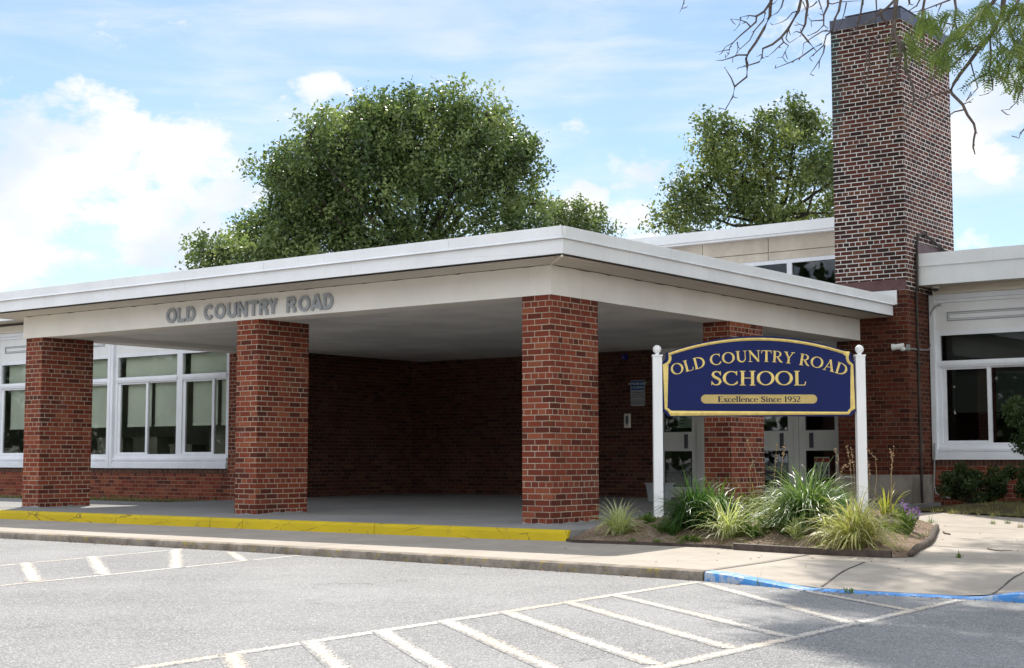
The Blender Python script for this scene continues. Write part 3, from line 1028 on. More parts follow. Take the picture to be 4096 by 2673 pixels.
# roofs of the wings ---------------------------------------------------
def wing_roof(x0, x1, Y, zb, zm, zt, depth, label, step=3.05):
    yf_ = Y - .5
    m = MB()
    x = x0
    while x < x1 - .01:
        e = min(x + step, x1)
        m.box(x + .002, e - .002, yf_, yf_ + .03, zb, zm)
        m.box(x + .002, e - .002, yf_ - .022, yf_ + .03, zm, zt)
        x = e
    ob = part(m, 'roof', 'white_metal', label=label)
    s = MB()
    s.box(x0, x1, yf_ + .03, Y + depth, zt - .05, zt - .006)
    part(s, 'roof_deck', 'roof_membrane', ob)
    s = MB(); s.box(x0, x1, yf_ + .0305, Y + .1, zb + .004, zb + .02)
    part(s, 'soffit', 'soffit_x', ob)


wing_roof(-40, XL, YL, 3.478, 3.66, 3.84, 9.0, 'white roof edge of the wing left of the entrance')
wing_roof(.786, 26, YR, 3.412, 3.705, 3.905, 9.0, 'white roof edge of the wing right of the chimney')

# chimney ----------------------------------------------------------------
CX0, CX1, CY0, CY1 = -.40, .775, 8.23, 10.25
m = MB(); m.box(CX0, CX1, CY0, CY1, 3.318, 7.585, skip='td')
ch = part(m, 'chimney', 'brick_chimney', label='tall brick chimney with wide white mortar joints')
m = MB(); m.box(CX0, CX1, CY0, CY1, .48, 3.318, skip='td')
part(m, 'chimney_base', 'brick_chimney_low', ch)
m = MB(); m.box(CX0 - .012, CX1 + .012, CY0 - .012, CY1 + .01, -.2, .48, skip='d')
part(m, 'plinth', 'concrete_base', ch)
m = MB()
m.box(CX0 - .012, CX1 + .014, CY0 - .014, CY1 + .014, 7.585, 7.755)
part(m, 'chimney_cap', 'cap_metal', ch, bevel=.004)
m = MB()
m.box(CX0 + .22, CX1 - .01, CY0 + .05, CY1 - .55, 7.79, 7.805)
for px in (CX0 + .25, CX1 - .05):
    for py in (CY0 + .09, CY1 - .6):
        m.box(px, px + .025, py, py + .025, 7.755, 7.79)
m.box(CX0 + .45, CX1 - .02, CY1 - .9, CY1 - .2, 7.755, 7.86)
part(m, 'chimney_lid', 'cap_metal', ch)
m = MB()
m.box(CX0 - .01, CX1 - .005, CY0 - .016, CY0, 3.325, 3.482)
m.box(CX0 - .01, CX1 - .005, CY0 - .022, CY0 - .016, 3.470, 3.486)
m.box(CX1, CX1 + .012, 8.62, CY1, 3.90, 4.10)
part(m, 'flashing', 'flashing_copper', ch)
m = MB(); m.box(.15, .62, CY0 - .018, CY0, 3.10, 3.318)
part(m, 'flashing_patch', 'white_metal', ch)
m = MB()
m.tube([(CX1 + .05, 10.2, 3.98), (CX1 + .05, 9.6, 4.10), (CX1 + .05, 8.85, 4.26), (CX1 + .05, 8.62, 4.2), (CX1 + .05, 8.55, 4.0), (CX1 + .05, 8.53, 3.36)], .022, 8)
m.tube([(CX1 + .035, 8.53, 3.36), (CX1 + .035, 8.55, 2.4), (CX1 + .035, 8.57, -.1)], .018, 8)
for z in (3.2, 2.2, 1.1):
    m.box(CX1, CX1 + .05, 8.50, 8.60, z, z + .02)
part(m, 'downpipe', 'patina_pipe', ch, smooth=False)

# block with high windows behind the chimney -------------------------------
BY = 11.0
kz = lambda z103, z12: z103 + (BY - 10.3) / 1.7 * (z12 - z103)
ZT, ZM, ZM2, ZP, ZW = kz(4.905, 5.21), kz(4.726, 5.014), kz(4.693, 4.979), kz(4.415, 4.681), kz(4.271, 4.527)
m = MB()
x = -30.0
while x < -1.6:
    e = min(x + 3.3, -1.5)
    m.box(x + .002, e - .002, BY - .16, BY + .1, ZM, ZT)
    x = e
m.box(-30, -1.5, BY - .14, BY + .1, ZM2 - .01, ZM - .004)
ob = part(m, 'roof', 'white_metal', label='white roof edge of the taller block behind the chimney')
m = MB(); m.box(-30, -1.5, BY + .1, BY + 5, ZT - .08, ZT - .01)
part(m, 'roof_deck', 'roof_membrane', ob)
m = MB()
xx = [-30, -20, -14, -11, -8.0, -6.6, -5.25, -4.42, -3.02, -1.5]
for a, b in zip(xx, xx[1:]):
    m.box(a + .006, b - .006, BY, BY + .2, ZP + .008, ZM2 - .01)
    m.box(a + .006, b - .006, BY - .01, BY + .2, ZW, ZP - .008)
m.box(-30, -1.5, BY + .03, BY + .2, ZW, ZM2)
part(m, 'stone_panel', 'stone_panel')
m = MB()
m.box(-30, -1.5, BY + .01, BY + .2, 2.0, 3.30)
part(m, 'brick_wall', 'brick_wall')
for i, x1 in enumerate((-1.5, -2.60, -4.32, -6.04)):
    x0 = x1 - (1.10 if i == 0 else 1.72)
    w = MB()
    w.box(x0, x1, BY + .0, BY + .06, ZW - .075, ZW)
    w.box(x0, x1, BY + .0, BY + .06, 3.30, 3.38)
    w.box(x1 - .05, x1, BY + .0, BY + .06, 3.38, ZW - .075)
    w.box(x0, x0 + .05, BY + .0, BY + .06, 3.38, ZW - .075)
    ob = part(w, 'window', 'frame_white', label='high window of the taller block')
    g = MB(); g.face([(x0 + .05, BY + .04, 3.38), (x1 - .05, BY + .04, 3.38), (x1 - .05, BY + .04, ZW - .075), (x0 + .05, BY + .04, ZW - .075)])
    part(g, 'pane', 'glass_dark', ob)
m = MB(); m.box(-8, -1.6, BY + .25, BY + 3, 2.0, 5.0)
del m.f[0], m.uv[0], m.mi[0]
part(m, 'hall_interior', 'interior_dark')

# entrance doors -------------------------------------------------------------
DY = YB + .08
def door(x0, x1, hinge_right, label):
    z0, z1 = .055, 2.16
    d = MB()
    st = .115
    gl0, gl1 = x0 + st, x1 - st
    d.box(x0, gl0, DY - .022, DY + .022, z0, z1); d.box(gl1, x1, DY - .022, DY + .022, z0, z1)
    d.box(gl0, gl1, DY - .022, DY + .022, z0, .241)
    d.box(gl0, gl1, DY - .020, DY + .022, .861, 1.189)
    d.box(gl0, gl1, DY - .022, DY + .022, 2.03, z1)
    ob = part(d, 'door', 'door_paint', label=label)
    for a, b in ((.241, .861), (1.189, 2.03)):
        g = MB(); g.face([(gl0, DY, a), (gl1, DY, a), (gl1, DY, b), (gl0, DY, b)])
        part(g, 'pane', 'glass', ob)
        e = MB()
        for (p0, p1, q0, q1) in ((gl0, gl1, a, a + .012), (gl0, gl1, b - .012, b), (gl0, gl0 + .012, a + .012, b - .012), (gl1 - .012, gl1, a + .012, b - .012)):
            e.box(p0, p1, DY - .017, DY - .002, q0, q1)
        part(e, 'glazing_bead', 'dark_metal', ob)
    hx = gl1 - .15 if hinge_right else gl0 + .07
    h = MB()
    h.box(hx, hx + .07, DY - .032, DY - .0215, .905, 1.15)
    h.box(hx + .058, hx + .07, DY - .05, DY - .032, .905, 1.15)
    part(h, 'handle', 'print_dark', ob)
    return ob


door(-4.105, -3.315, True, 'grey glazed door left of the brick pillar')
door(-2.225, -1.478, True, 'grey glazed door right of the brick pillar')
door(-1.392, -.64, False, 'grey glazed door nearest the chimney')
for (xa_, xb_, posts) in ((-4.12, -3.16, ((-4.12, -4.108), (-3.312, -3.16))), (-2.30, -.62, ((-2.30, -2.228), (-1.475, -1.395), (-.637, -.62)))):
    m = MB()
    for (p0, p1) in posts:
        m.box(p0, p1, DY - .05, DY + .05, 0, 2.17)
        if p1 - p0 > .1: m.box(p0 + .07, p1 - .005, DY - .06, DY - .05, 0, 2.17)
    m.box(xa_, xb_, DY - .05, DY + .05, 2.17, 2.25)
    part(m, 'door_frame', 'door_paint')
    m = MB()
    m.box(xa_, xb_, DY - .02, DY + .05, 2.25, 3.2)
    part(m, 'transom_panel', 'panel_white')
m = MB(); m.box(-4.2, -.5, DY + .35, DY + 3.5, .0, 2.8)
del m.f[0], m.uv[0], m.mi[0]
part(m, 'lobby', 'interior_dark')

# ------------------------------------------------------------------ entrance canopy
canopy = thing('entrance_canopy', 'flat white canopy on brick pillars over the entrance with grey lettering', 'canopy', (-5, 0, 0))
KO = (-5, 0, 0)
cp = lambda m, name, mats, parent=canopy, **kw: m.build(name, mats, parent, KO, **kw)
PW, PD, H = .411, .929, 2.57
E_, ZS, ZC, ZTOP = .548, 2.927, 3.087, 3.225
for (x1, y0) in ((0, 0), (-4.776, 0), (-9.536, 0), (0, 4.07)):
    m = MB()
    m.box(x1 - PW, x1, y0, y0 + PD, fz(y0) - .02, H, skip='td')
    ob = cp(m, 'pillar', 'brick_red')
    g = MB()                                  # mortar smeared round the foot
    rr = random.Random(int(100 * x1 + y0))
    per = [(x1 - PW, y0, 0, -1), (x1, y0, 1, 0), (x1, y0 + PD, 0, 1), (x1 - PW, y0 + PD, -1, 0)]
    ring = []
    for k in range(4):
        (ax, ay, nx, ny), (bx_, by_, _, _) = per[k], per[(k + 1) % 4]
        L_ = math.hypot(bx_ - ax, by_ - ay); nseg = int(L_ / .07)
        for q in range(nseg):
            t_ = q / nseg
            ring.append((ax + (bx_ - ax) * t_ + nx * .007, ay + (by_ - ay) * t_ + ny * .007, max(.004, rr.gauss(.010, .009)), nx, ny))
    for p0, p1 in zip(ring, ring[1:] + ring[:1]):
        z0_, z1_ = fz(p0[1]), fz(p1[1])
        g.face([(p0[0] + p0[3] * .008, p0[1] + p0[4] * .008, z0_ - .01), (p1[0] + p1[3] * .008, p1[1] + p1[4] * .008, z1_ - .01), (p1[0], p1[1], z1_ + p1[2]), (p0[0], p0[1], z0_ + p0[2])])
        g.face([(p0[0], p0[1], z0_ + p0[2]), (p1[0], p1[1], z1_ + p1[2]), (p1[0] - p1[3] * .007, p1[1] - p1[4] * .007, z1_ + p1[2] + .003), (p0[0] - p0[3] * .007, p0[1] - p0[4] * .007, z0_ + p0[2] + .003)])
    cp(g, 'mortar_foot', 'concrete_floor', ob)
# beams
m = MB()
m.box(-10.03, 0, -.002, PW, H, 2.93)                                  # front
m.box(-.413, -.002, PW, 8.229, H, 2.93)                                  # right side
m.box(-10.03, -9.55, PW, YL, H + .012, 2.93)                             # left side
cp(m, 'beam', 'beam_paint')
rr = random.Random(11)
m = MB()
pr_ = []
for i in range(141):
    h = .0055 + .006 * max(0, math.sin(i * .9) + rr.uniform(-.5, .5)) * (i % 7 > 1)
    pr_.append((-10.03 + 10.034 * i / 140, -.004, h))
for i in range(1, 121):
    h = .0055 + .006 * max(0, math.sin(i * .8) + rr.uniform(-.5, .5)) * (i % 6 > 1)
    pr_.append((.004, -.004 + 8.2 * i / 120, h))
for a, b in zip(pr_, pr_[1:]):
    m.face([(a[0], a[1], 2.907 - a[2]), (b[0], b[1], 2.907 - b[2]), (b[0], b[1], 2.907), (a[0], a[1], 2.907)])
cp(m, 'soffit_gap', 'dark_metal')
m = MB()
m.face([(-9.6, .30, CEIL), (-9.6, 9.0, CEIL), (-.35, 9.0, CEIL), (-.35, .30, CEIL)])
cp(m, 'ceiling', 'ceiling_plaster')
# soffit, mitred at the corners
xo0, xo1, yo = -10.03 - E_, E_, -E_
zs = 2.908
m = MB()
m.face([(xo0 + .02, yo + .02, zs), (-10.03, .0, zs), (0, 0, zs), (xo1 - .02, yo + .02, zs)])
m.cur = 1
m.face([(xo1 - .02, yo + .02, zs), (0, 0, zs), (0, 8.228, zs), (xo1 - .02, 8.228, zs)])
m.face([(xo0 + .02, yo + .02, zs), (xo0 + .02, YL - .5, zs), (-10.03, YL - .5, zs), (-10.03, 0, zs)])
cp(m, 'soffit', ['soffit_x', 'soffit_y'])
m = MB()
m.tube([(0, 0, zs - .004), (xo1 - .02, yo + .02, zs - .004)], .014, 4)
cp(m, 'soffit_mitre', 'cream_trim')
# fascia in lengths
def run(a, b, step, off):
    c = [a]
    x = a + off
    while x < b - .3:
        c.append(x); x += step
    c.append(b)
    return zip(c, c[1:])
m = MB()
for a, b in run(xo0, xo1, 3.05, 1.9):
    m.box(a + .0022, b - .0022 if b < xo1 - .01 else b - .022, yo, yo + .022, ZS, ZC)
for a, b in run(xo0, xo1, 3.05, .4):
    m.box(a + .0022, b - .0022 if b < xo1 - .01 else b, yo - .020, yo + .022, ZC + .014, ZTOP)
for q_ in ([(xo0, yo - .042, ZC + .002), (xo1 + .042, yo - .042, ZC + .002), (xo1 + .020, yo - .0205, ZC + .028), (xo0, yo - .0205, ZC + .028)],
           [(xo1 + .042, yo - .042, ZC + .002), (xo1 + .042, 8.27, ZC + .002), (xo1 + .0205, 8.27, ZC + .028), (xo1 + .0205, yo - .020, ZC + .028)],
           [(xo0, yo + .02, ZC + .001), (xo1 - .02, yo + .02, ZC + .001), (xo1 + .042, yo - .042, ZC + .0015), (xo0, yo - .042, ZC + .0015)],
           [(xo1 + .042, yo - .042, ZC + .0015), (xo1 - .02, yo + .02, ZC + .001), (xo1 - .02, 8.27, ZC + .001), (xo1 + .042, 8.27, ZC + .0015)]):
    m.face(q_)                                                               # kicked-out drip edge
for a, b in run(yo + .022, 8.27, 3.05, 1.3):
    m.box(xo1 - .022, xo1, a + .0022 if a > yo + .1 else yo, b - .0022, ZS, ZC)
for a, b in run(yo + .022, 8.27, 3.05, 2.2):
    m.box(xo1 - .022, xo1 + .020, a + .0022 if a > yo + .1 else a + .0002, b - .0022, ZC + .014, ZTOP)
m.box(xo0 - .0, xo0 + .022, yo + .0222, YL - .53, ZS, ZTOP)
cp(m, 'fascia', 'white_metal', bevel=.003)
m = MB()
m.box(xo0 + .03, xo1 - .03, yo + .03, YL - .52, 2.935, ZTOP - .02)
m.box(XL + .001, xo1 - .03, YL - .52, 8.225, 2.935, ZTOP - .02)
m.box(XL + .001, CX0 - .02, 8.225, BY - .2, 3.30, ZTOP + .09)
cp(m, 'roof_deck', 'roof_membrane')

# ------------------------------------------------------------------ lettering
def text_obj(name, body, mat, parent, size, loc, rot, extrude, offset=0.0, align='CENTER', props=None, spacing=1.0, sx=1.0):
    cu = bpy.data.curves.new(name, 'FONT')
    cu.body = body; cu.size = size; cu.extrude = extrude; cu.offset = offset
    cu.align_x = align; cu.space_character = spacing; cu.resolution_u = 6
    tmp = bpy.data.objects.new('tmp', cu); C.objects.link(tmp)
    dg = bpy.context.evaluated_depsgraph_get()
    me = bpy.data.meshes.new_from_object(tmp.evaluated_get(dg))
    bpy.data.objects.remove(tmp)
    me.name = name
    me.materials.clear(); me.materials.append(MATS[mat])
    if sx != 1.0:
        me.transform(Matrix.Diagonal((sx, 1, 1, 1)))
    ob = bpy.data.objects.new(name, me); C.objects.link(ob)
    ob.parent = parent
    ob.location = loc; ob.rotation_euler = rot
    return ob


lx = {}
word_x = [('O', -6.622, -6.418), ('L', -6.386, -6.235), ('D', -6.200, -6.025), ('C', -5.835, -5.645), ('O', -5.620, -5.408), ('U', -5.362, -5.185), ('N', -5.160, -4.978),
          ('T', -4.940, -4.775), ('R', -4.740, -4.575), ('Y', -4.560, -4.405), ('R', -4.225, -4.055), ('O', -4.010, -3.800), ('A', -3.785, -3.580), ('D', -3.560, -3.394)]


class Flat(MB):
    """flat strokes of even width, front face and sides, for the metal letters"""
    def stroke(self, pts, w, y0, y1, closed=False):
        n = len(pts)
        Ls, Rs = [], []
        for i in range(n):
            a = pts[(i - 1) % n] if closed or i > 0 else pts[i]
            b = pts[(i + 1) % n] if closed or i < n - 1 else pts[i]
            dx, dz = b[0] - a[0], b[1] - a[1]
            l = math.hypot(dx, dz) or 1e-9
            nx, nz = -dz / l, dx / l
            cs = 1.0
            if closed or 0 < i < n - 1:
                e1 = (pts[i][0] - a[0], pts[i][1] - a[1]); l1 = math.hypot(*e1) or 1e-9
                cs = max(.5, -e1[1] / l1 * nx + e1[0] / l1 * nz)
            h = w / 2 / cs
            Ls.append((pts[i][0] + nx * h, pts[i][1] + nz * h)); Rs.append((pts[i][0] - nx * h, pts[i][1] - nz * h))
        m_ = n if closed else n - 1
        for i in range(m_):
            k = (i + 1) % n
            P = lambda q, y: (q[0], y, q[1])
            self.face([P(Rs[i], y0), P(Rs[k], y0), P(Ls[k], y0), P(Ls[i], y0)])
            self.face([P(Ls[i], y0), P(Ls[k], y0), P(Ls[k], y1), P(Ls[i], y1)])
            self.face([P(Rs[k], y0), P(Rs[i], y0), P(Rs[i], y1), P(Rs[k], y1)])
        if not closed:
            for k in (0, -1):
                a, b = (Ls[k], Rs[k]) if k == 0 else (Rs[k], Ls[k])
                self.face([(a[0], y0, a[1]), (a[0], y1, a[1]), (b[0], y1, b[1]), (b[0], y0, b[1])])


def el2(cx_, cy_, rx, ry, a0, a1, n=24):
    return [(cx_ + rx * math.cos(R(a0 + (a1 - a0) * i / n)), cy_ + ry * math.sin(R(a0 + (a1 - a0) * i / n))) for i in range(n + 1)]


def sans(ch, w, t):
    """strokes of a bold sans capital of cap height 1, width w, stroke t"""
    h = t / 2
    if ch == 'O': return [('c', el2(w / 2, .5, w / 2 - h, .52 - h, 0, 360, 32)[:-1])]
    if ch == 'C': return [('o', el2(w / 2, .5, w / 2 - h, .52 - h, 38, 322, 26))]
    if ch == 'U': return [('o', [(h, 1), (h, .36)] + el2(w / 2, .36, w / 2 - h, .38 - h, 180, 360, 16)[1:-1] + [(w - h, .36), (w - h, 1)])]
    if ch == 'L': return [('o', [(h, 1), (h, 0)]), ('o', [(t * .9, h), (w, h)])]
    if ch == 'D': return [('o', [(h, 0), (h, 1)]), ('o', [(t * .9, 1 - h), (w * .42, 1 - h)] + el2(w * .42, .5, w * .58 - h, .5 - h, 90, -90, 20)[1:-1] + [(w * .42, h), (t * .9, h)])]
    if ch == 'N': return [('o', [(h, 0), (h, 1)]), ('o', [(w - h, 0), (w - h, 1)]), ('o', [(h, .97), (w - h, .03)])]
    if ch == 'T': return [('o', [(0, 1 - h), (w, 1 - h)]), ('o', [(w / 2, 1 - t * .9), (w / 2, 0)])]
    if ch == 'R': return [('o', [(h, 0), (h, 1)]), ('o', [(t * .9, 1 - h), (w * .55, 1 - h)] + el2(w * .55, .735, w * .42 - h, .265 - h * .9, 90, -90, 14)[1:-1] + [(w * .55, .47 + h * .1), (t * .9, .47 + h * .1)]), ('o', [(w * .58, .45), (w * .80, .30), (w - h, 0)])]
    if ch == 'Y': return [('o', [(w / 2, 0), (w / 2, .42)]), ('o', [(w / 2, .40), (h * .8, 1)]), ('o', [(w / 2, .40), (w - h * .8, 1)])]
    if ch == 'A': return [('o', [(h * .8, 0), (w / 2 - h * .25, 1)]), ('o', [(w - h * .8, 0), (w / 2 + h * .25, 1)]), ('o', [(w * .25, .26), (w * .75, .26)])]


CAPH = .198
for chh, a, b in word_x:
    fm_ = Flat()
    w_ = (b - a) / CAPH
    for k, (kind, p_) in enumerate(sans(chh, w_, .215)):
        fm_.stroke([(a + x * CAPH, 2.618 + z * CAPH) for x, z in p_], .215 * CAPH, -.030 - .0006 * k, -.003, closed=(kind == 'c'))
    cp(fm_, 'letter', 'letter_grey')

# ------------------------------------------------------------------ school sign
sg = thing('school_sign', 'navy blue and gold arched school sign between white posts with ball tops', 'sign', (1.0, .6, 0), YAW)
sgp = lambda m, name, mats, parent=sg, **kw: m.build(name, mats, parent, (0, 0, 0), **kw)
for (u0, u1) in ((-.041, .061), (2.205, 2.308)):
    m = MB(); m.box(u0, u1, -.05, .052, -.2, 1.858)
    ob = sgp(m, 'post', 'sign_white', bevel=.003)
    uc = (u0 + u1) / 2
    m = MB(); m.box(u0 - .006, u1 + .006, -.056, .058, 1.858, 1.876)
    m.lathe([(.026, 1.876), (.022, 1.886), (.022, 1.894)] + [(.0475 * math.sin(a), 1.938 - .0475 * math.cos(a)) for a in np.linspace(.5, math.pi, 12)], uc, .001, 24)
    sgp(m, 'post_cap', 'sign_white', ob, smooth=False)
    for p_ in ob.children[0].data.polygons:
        p_.use_smooth = len(p_.vertices) == 4 and p_.index > 5


def arc_pts(cu_, cz_, r, a0, a1, n):
    return [(cu_ + r * math.cos(R(a0 + (a1 - a0) * i / n)), cz_ + r * math.sin(R(a0 + (a1 - a0) * i / n))) for i in range(n + 1)]


UC = 1.133
def outline(u0, zb, ztop_c, zsh, zn, un, rn, rb):
    """board outline: flat bottom with cut-in corners, sides, scooped shoulders, arched top. counter-clockwise from the front"""
    hw = UC - u0
    L = [(u0 + rb, zb)]
    pts = []
    # bottom right corner, concave
    pts += [(UC + hw - rb, zb)] + arc_pts(UC + hw + .004, zb - .004, rb, 180, 90, 6)[1:-1] + [(UC + hw, zb + rb)]
    pts += [(UC + hw, zn)]
    # shoulder scoop on the right
    c = (UC + hw + .030, zn + (zsh - zn) * .62)
    r1 = math.hypot(UC + hw - c[0], zn - c[1])
    a0 = math.degrees(math.atan2(zn - c[1], UC + hw - c[0])) % 360
    e = (UC + hw - un, zsh)
    a1 = math.degrees(math.atan2(e[1] - c[1], e[0] - c[0])) % 360
    r2 = math.hypot(e[0] - c[0], e[1] - c[1])
    for i in range(1, 8):
        t = i / 8; aa = R(a0 + (a1 - a0) * t); rr_ = r1 + (r2 - r1) * t
        pts.append((c[0] + rr_ * math.cos(aa), c[1] + rr_ * math.sin(aa)))
    pts.append(e)
    # arched top
    half = e[0] - UC; sag = ztop_c - zsh
    rad = (half * half + sag * sag) / (2 * sag)
    th = math.asin(half / rad)
    for i in range(1, 32):
        a = th - 2 * th * i / 32
        pts.append((UC + rad * math.sin(a), ztop_c - rad + rad * math.cos(a)))
    right = pts[:pts.index(e) + 1]
    left = [(2 * UC - u, z) for u, z in right[::-1]]
    return pts + left


fm = lambda u, w, d: (u, d, w)
BO = outline(.068, 1.195, 2.085, 1.893, 1.800, .034, None, .052)
m = MB(); m.prism(BO, fm, -.026, .026)
board = sgp(m, 'board', 'sign_blue', tri=True)


class Strokes(MB):
    """strokes with a ridge along the middle, like cut and gilded letters"""
    def stroke(self, pts, w, y=-.026, ridge=.34, closed=False, T=None, e=.0006):
        n = len(pts)
        if not hasattr(w, '__len__'):
            w = [w] * n
        Ls, Ms, Rs = [], [], []
        for i in range(n):
            a = pts[(i - 1) % n] if closed or i > 0 else pts[i]
            b = pts[(i + 1) % n] if closed or i < n - 1 else pts[i]
            dx, dz = b[0] - a[0], b[1] - a[1]
            l = math.hypot(dx, dz) or 1e-9
            nx, nz = -dz / l, dx / l
            if closed or 0 < i < n - 1:
                p0, p1 = pts[(i - 1) % n], pts[i]
                e1 = (p1[0] - p0[0], p1[1] - p0[1]); l1 = math.hypot(*e1) or 1e-9
                cs = max(.45, (-e1[1] / l1) * nx + (e1[0] / l1) * nz)
            else:
                cs = 1
            h = w[i] / 2 / cs
            x, z = pts[i]
            Ls.append((x + nx * h, z + nz * h)); Rs.append((x - nx * h, z - nz * h)); Ms.append((x, z))
        mp_ = T or (lambda q: q)
        P = lambda q, d: (mp_(q)[0], y - d, mp_(q)[1])
        m_ = n if closed else n - 1
        sc = T.scale if T is not None and hasattr(T, 'scale') else 1
        for i in range(m_):
            j = (i + 1) % n
            hi_, hj = w[i] * ridge * sc + .0012, w[j] * ridge * sc + .0012
            self.face([P(Rs[i], e), P(Rs[j], e), P(Ms[j], hj), P(Ms[i], hi_)])
            self.face([P(Ms[i], hi_), P(Ms[j], hj), P(Ls[j], e), P(Ls[i], e)])
        if not closed:
            self.face([P(Rs[0], e), P(Ms[0], w[0] * ridge * sc + .0012), P(Ls[0], e)])
            self.face([P(Ls[-1], e), P(Ms[-1], w[-1] * ridge * sc + .0012), P(Rs[-1], e)])


# gilded moulding round the board
gb_ = outline(.101, 1.228, 2.049, 1.882, 1.766, .040, None, .050)
m = Strokes()
m.stroke(gb_, .030, closed=True, ridge=.45)
sgp(m, 'gold_moulding', 'sign_gold', board)


def ell(cx_, cy_, rx, ry, a0, a1, n=20):
    return [(cx_ + rx * math.cos(R(a0 + (a1 - a0) * i / n)), cy_ + ry * math.sin(R(a0 + (a1 - a0) * i / n))) for i in range(n + 1)]


# roman capitals, cap height 1: lists of (points, widths)
TK, TN, SR = .165, .065, .055


def serif(x, y, w, up):
    return ([(x - w / 2, y + (SR / 2 if up else -SR / 2)), (x + w / 2, y + (SR / 2 if up else -SR / 2))], SR)


def thick_thin(pts, cx_, thin=TN, thick=TK):
    xs_ = [abs(p_[0] - cx_) for p_ in pts]
    mx_ = max(xs_) or 1
    return [thin + (thick - thin) * (q / mx_) ** 1.6 for q in xs_]


def G(ch):
    if ch == 'O':
        p_ = ell(.5, .5, .40, .455, 0, 360, 32)[:-1]
        return 1.0, [('c', p_, thick_thin(p_, .5))]
    if ch == 'C':
        p_ = ell(.50, .5, .40, .455, 48, 318, 26)
        return .90, [('o', p_, thick_thin(p_, .5)), ('o', [(.775, .70), (.785, .98)], .05), ('o', [(.775, .30), (.84, .20)], .05)]
    if ch == 'D':
        p_ = ell(.36, .5, .46, .455, 90, -90, 22)
        return .92, [('o', [(.20, .02), (.20, .98)], TK), ('o', p_, thick_thin(p_, .36)), ('o', [(.06, .972), (.40, .972)], SR), ('o', [(.06, .028), (.40, .028)], SR)]
    if ch == 'L':
        return .72, [('o', [(.20, .02), (.20, .98)], TK), ('o', [(.05, .972), (.36, .972)], SR), ('o', [(.05, .030), (.58, .030), (.66, .06)], SR), ('o', [(.63, .03), (.68, .27)], .05)]
    if ch == 'U':
        p_ = [(.22, .98), (.22, .38)] + ell(.49, .36, .27, .31, 180, 360, 14) + [(.76, .98)]
        w_ = [TK] * 2 + [TK + (TN - TK) * (i / 14) for i in range(15)] + [TN]
        return .94, [('o', p_, w_), ('o', [(.06, .972), (.38, .972)], SR), ('o', [(.62, .972), (.90, .972)], SR)]
    if ch == 'N':
        return .98, [('o', [(.17, .02), (.17, .95)], TN), ('o', [(.14, .95), (.80, .04)], TK), ('o', [(.80, .0), (.80, .98)], TN), ('o', [(.03, .972), (.22, .972)], SR), ('o', [(.03, .028), (.32, .028)], SR), ('o', [(.66, .972), (.94, .972)], SR)]
    if ch == 'T':
        return .80, [('o', [(.40, .02), (.40, .97)], TK), ('o', [(.04, .965), (.76, .965)], .07), ('o', [(.05, .97), (.03, .74)], .055), ('o', [(.75, .97), (.77, .74)], .055), ('o', [(.24, .028), (.56, .028)], SR)]
    if ch == 'R':
        p_ = [(.2, .96), (.36, .965)] + ell(.40, .73, .235, .235, 90, -90, 14) + [(.2, .50)]
        w_ = [SR, SR] + thick_thin(ell(.40, .73, .235, .235, 90, -90, 14), .40, SR, .14) + [SR]
        return .84, [('o', [(.20, .02), (.20, .98)], TK), ('o', p_, w_), ('o', [(.40, .50), (.66, .10), (.82, .03)], [.12, .15, .07]), ('o', [(.05, .972), (.28, .972)], SR), ('o', [(.05, .028), (.36, .028)], SR)]
    if ch == 'Y':
        return .84, [('o', [(.42, .02), (.42, .47)], TK), ('o', [(.42, .44), (.16, .97)], .14), ('o', [(.43, .45), (.70, .97)], TN), ('o', [(.02, .972), (.32, .972)], SR), ('o', [(.56, .972), (.84, .972)], SR), ('o', [(.26, .028), (.58, .028)], SR)]
    if ch == 'A':
        return .90, [('o', [(.14, .03), (.45, .98)], TN), ('o', [(.42, 1.0), (.74, .03)], .16), ('o', [(.25, .34), (.60, .34)], SR), ('o', [(.02, .028), (.27, .028)], SR), ('o', [(.58, .028), (.90, .028)], SR)]
    if ch == 'S':
        p_ = [(.52, .80), (.44, .93), (.30, .955), (.16, .88), (.12, .74), (.19, .60), (.33, .51), (.47, .41), (.53, .26), (.46, .10), (.31, .045), (.17, .08), (.08, .22)]
        w_ = [.06, .07, .08, .10, .13, .16, .17, .16, .13, .10, .08, .07, .06]
        return .64, [('o', p_, w_), ('o', [(.53, .70), (.535, .97)], .05), ('o', [(.07, .30), (.065, .03)], .05)]
    if ch == 'H':
        r_ = []
        for x in (.20, .74):
            r_ += [('o', [(x, .02), (x, .98)], TK), ('o', [(x - .16, .972), (x + .16, .972)], SR), ('o', [(x - .16, .028), (x + .16, .028)], SR)]
        return .95, r_ + [('o', [(.2, .51), (.74, .51)], SR)]
    if ch == 'E':
        return .74, [('o', [(.20, .02), (.20, .98)], TK), ('o', [(.05, .965), (.62, .965)], .07), ('o', [(.05, .035), (.66, .035)], .07), ('o', [(.2, .52), (.48, .52)], SR), ('o', [(.62, .96), (.63, .76)], .055), ('o', [(.66, .04), (.69, .26)], .055), ('o', [(.48, .62), (.48, .42)], .045)]
    if ch == 'x':
        return .56, [('o', [(.10, .62), (.46, .02)], .13), ('o', [(.44, .62), (.10, .02)], .055), ('o', [(.02, .62), (.24, .62)], .05), ('o', [(.34, .62), (.54, .62)], .05), ('o', [(.0, .025), (.20, .025)], .05), ('o', [(.32, .025), (.55, .025)], .05)]
    if ch == 'c':
        p_ = ell(.29, .32, .22, .29, 50, 310, 18)
        return .50, [('o', p_, thick_thin(p_, .29, .06, .125))]
    if ch == 'e':
        p_ = ell(.28, .32, .215, .29, 12, 318, 20)
        return .53, [('o', p_, thick_thin(p_, .28, .055, .12)), ('o', [(.10, .375), (.49, .375)], .05)]
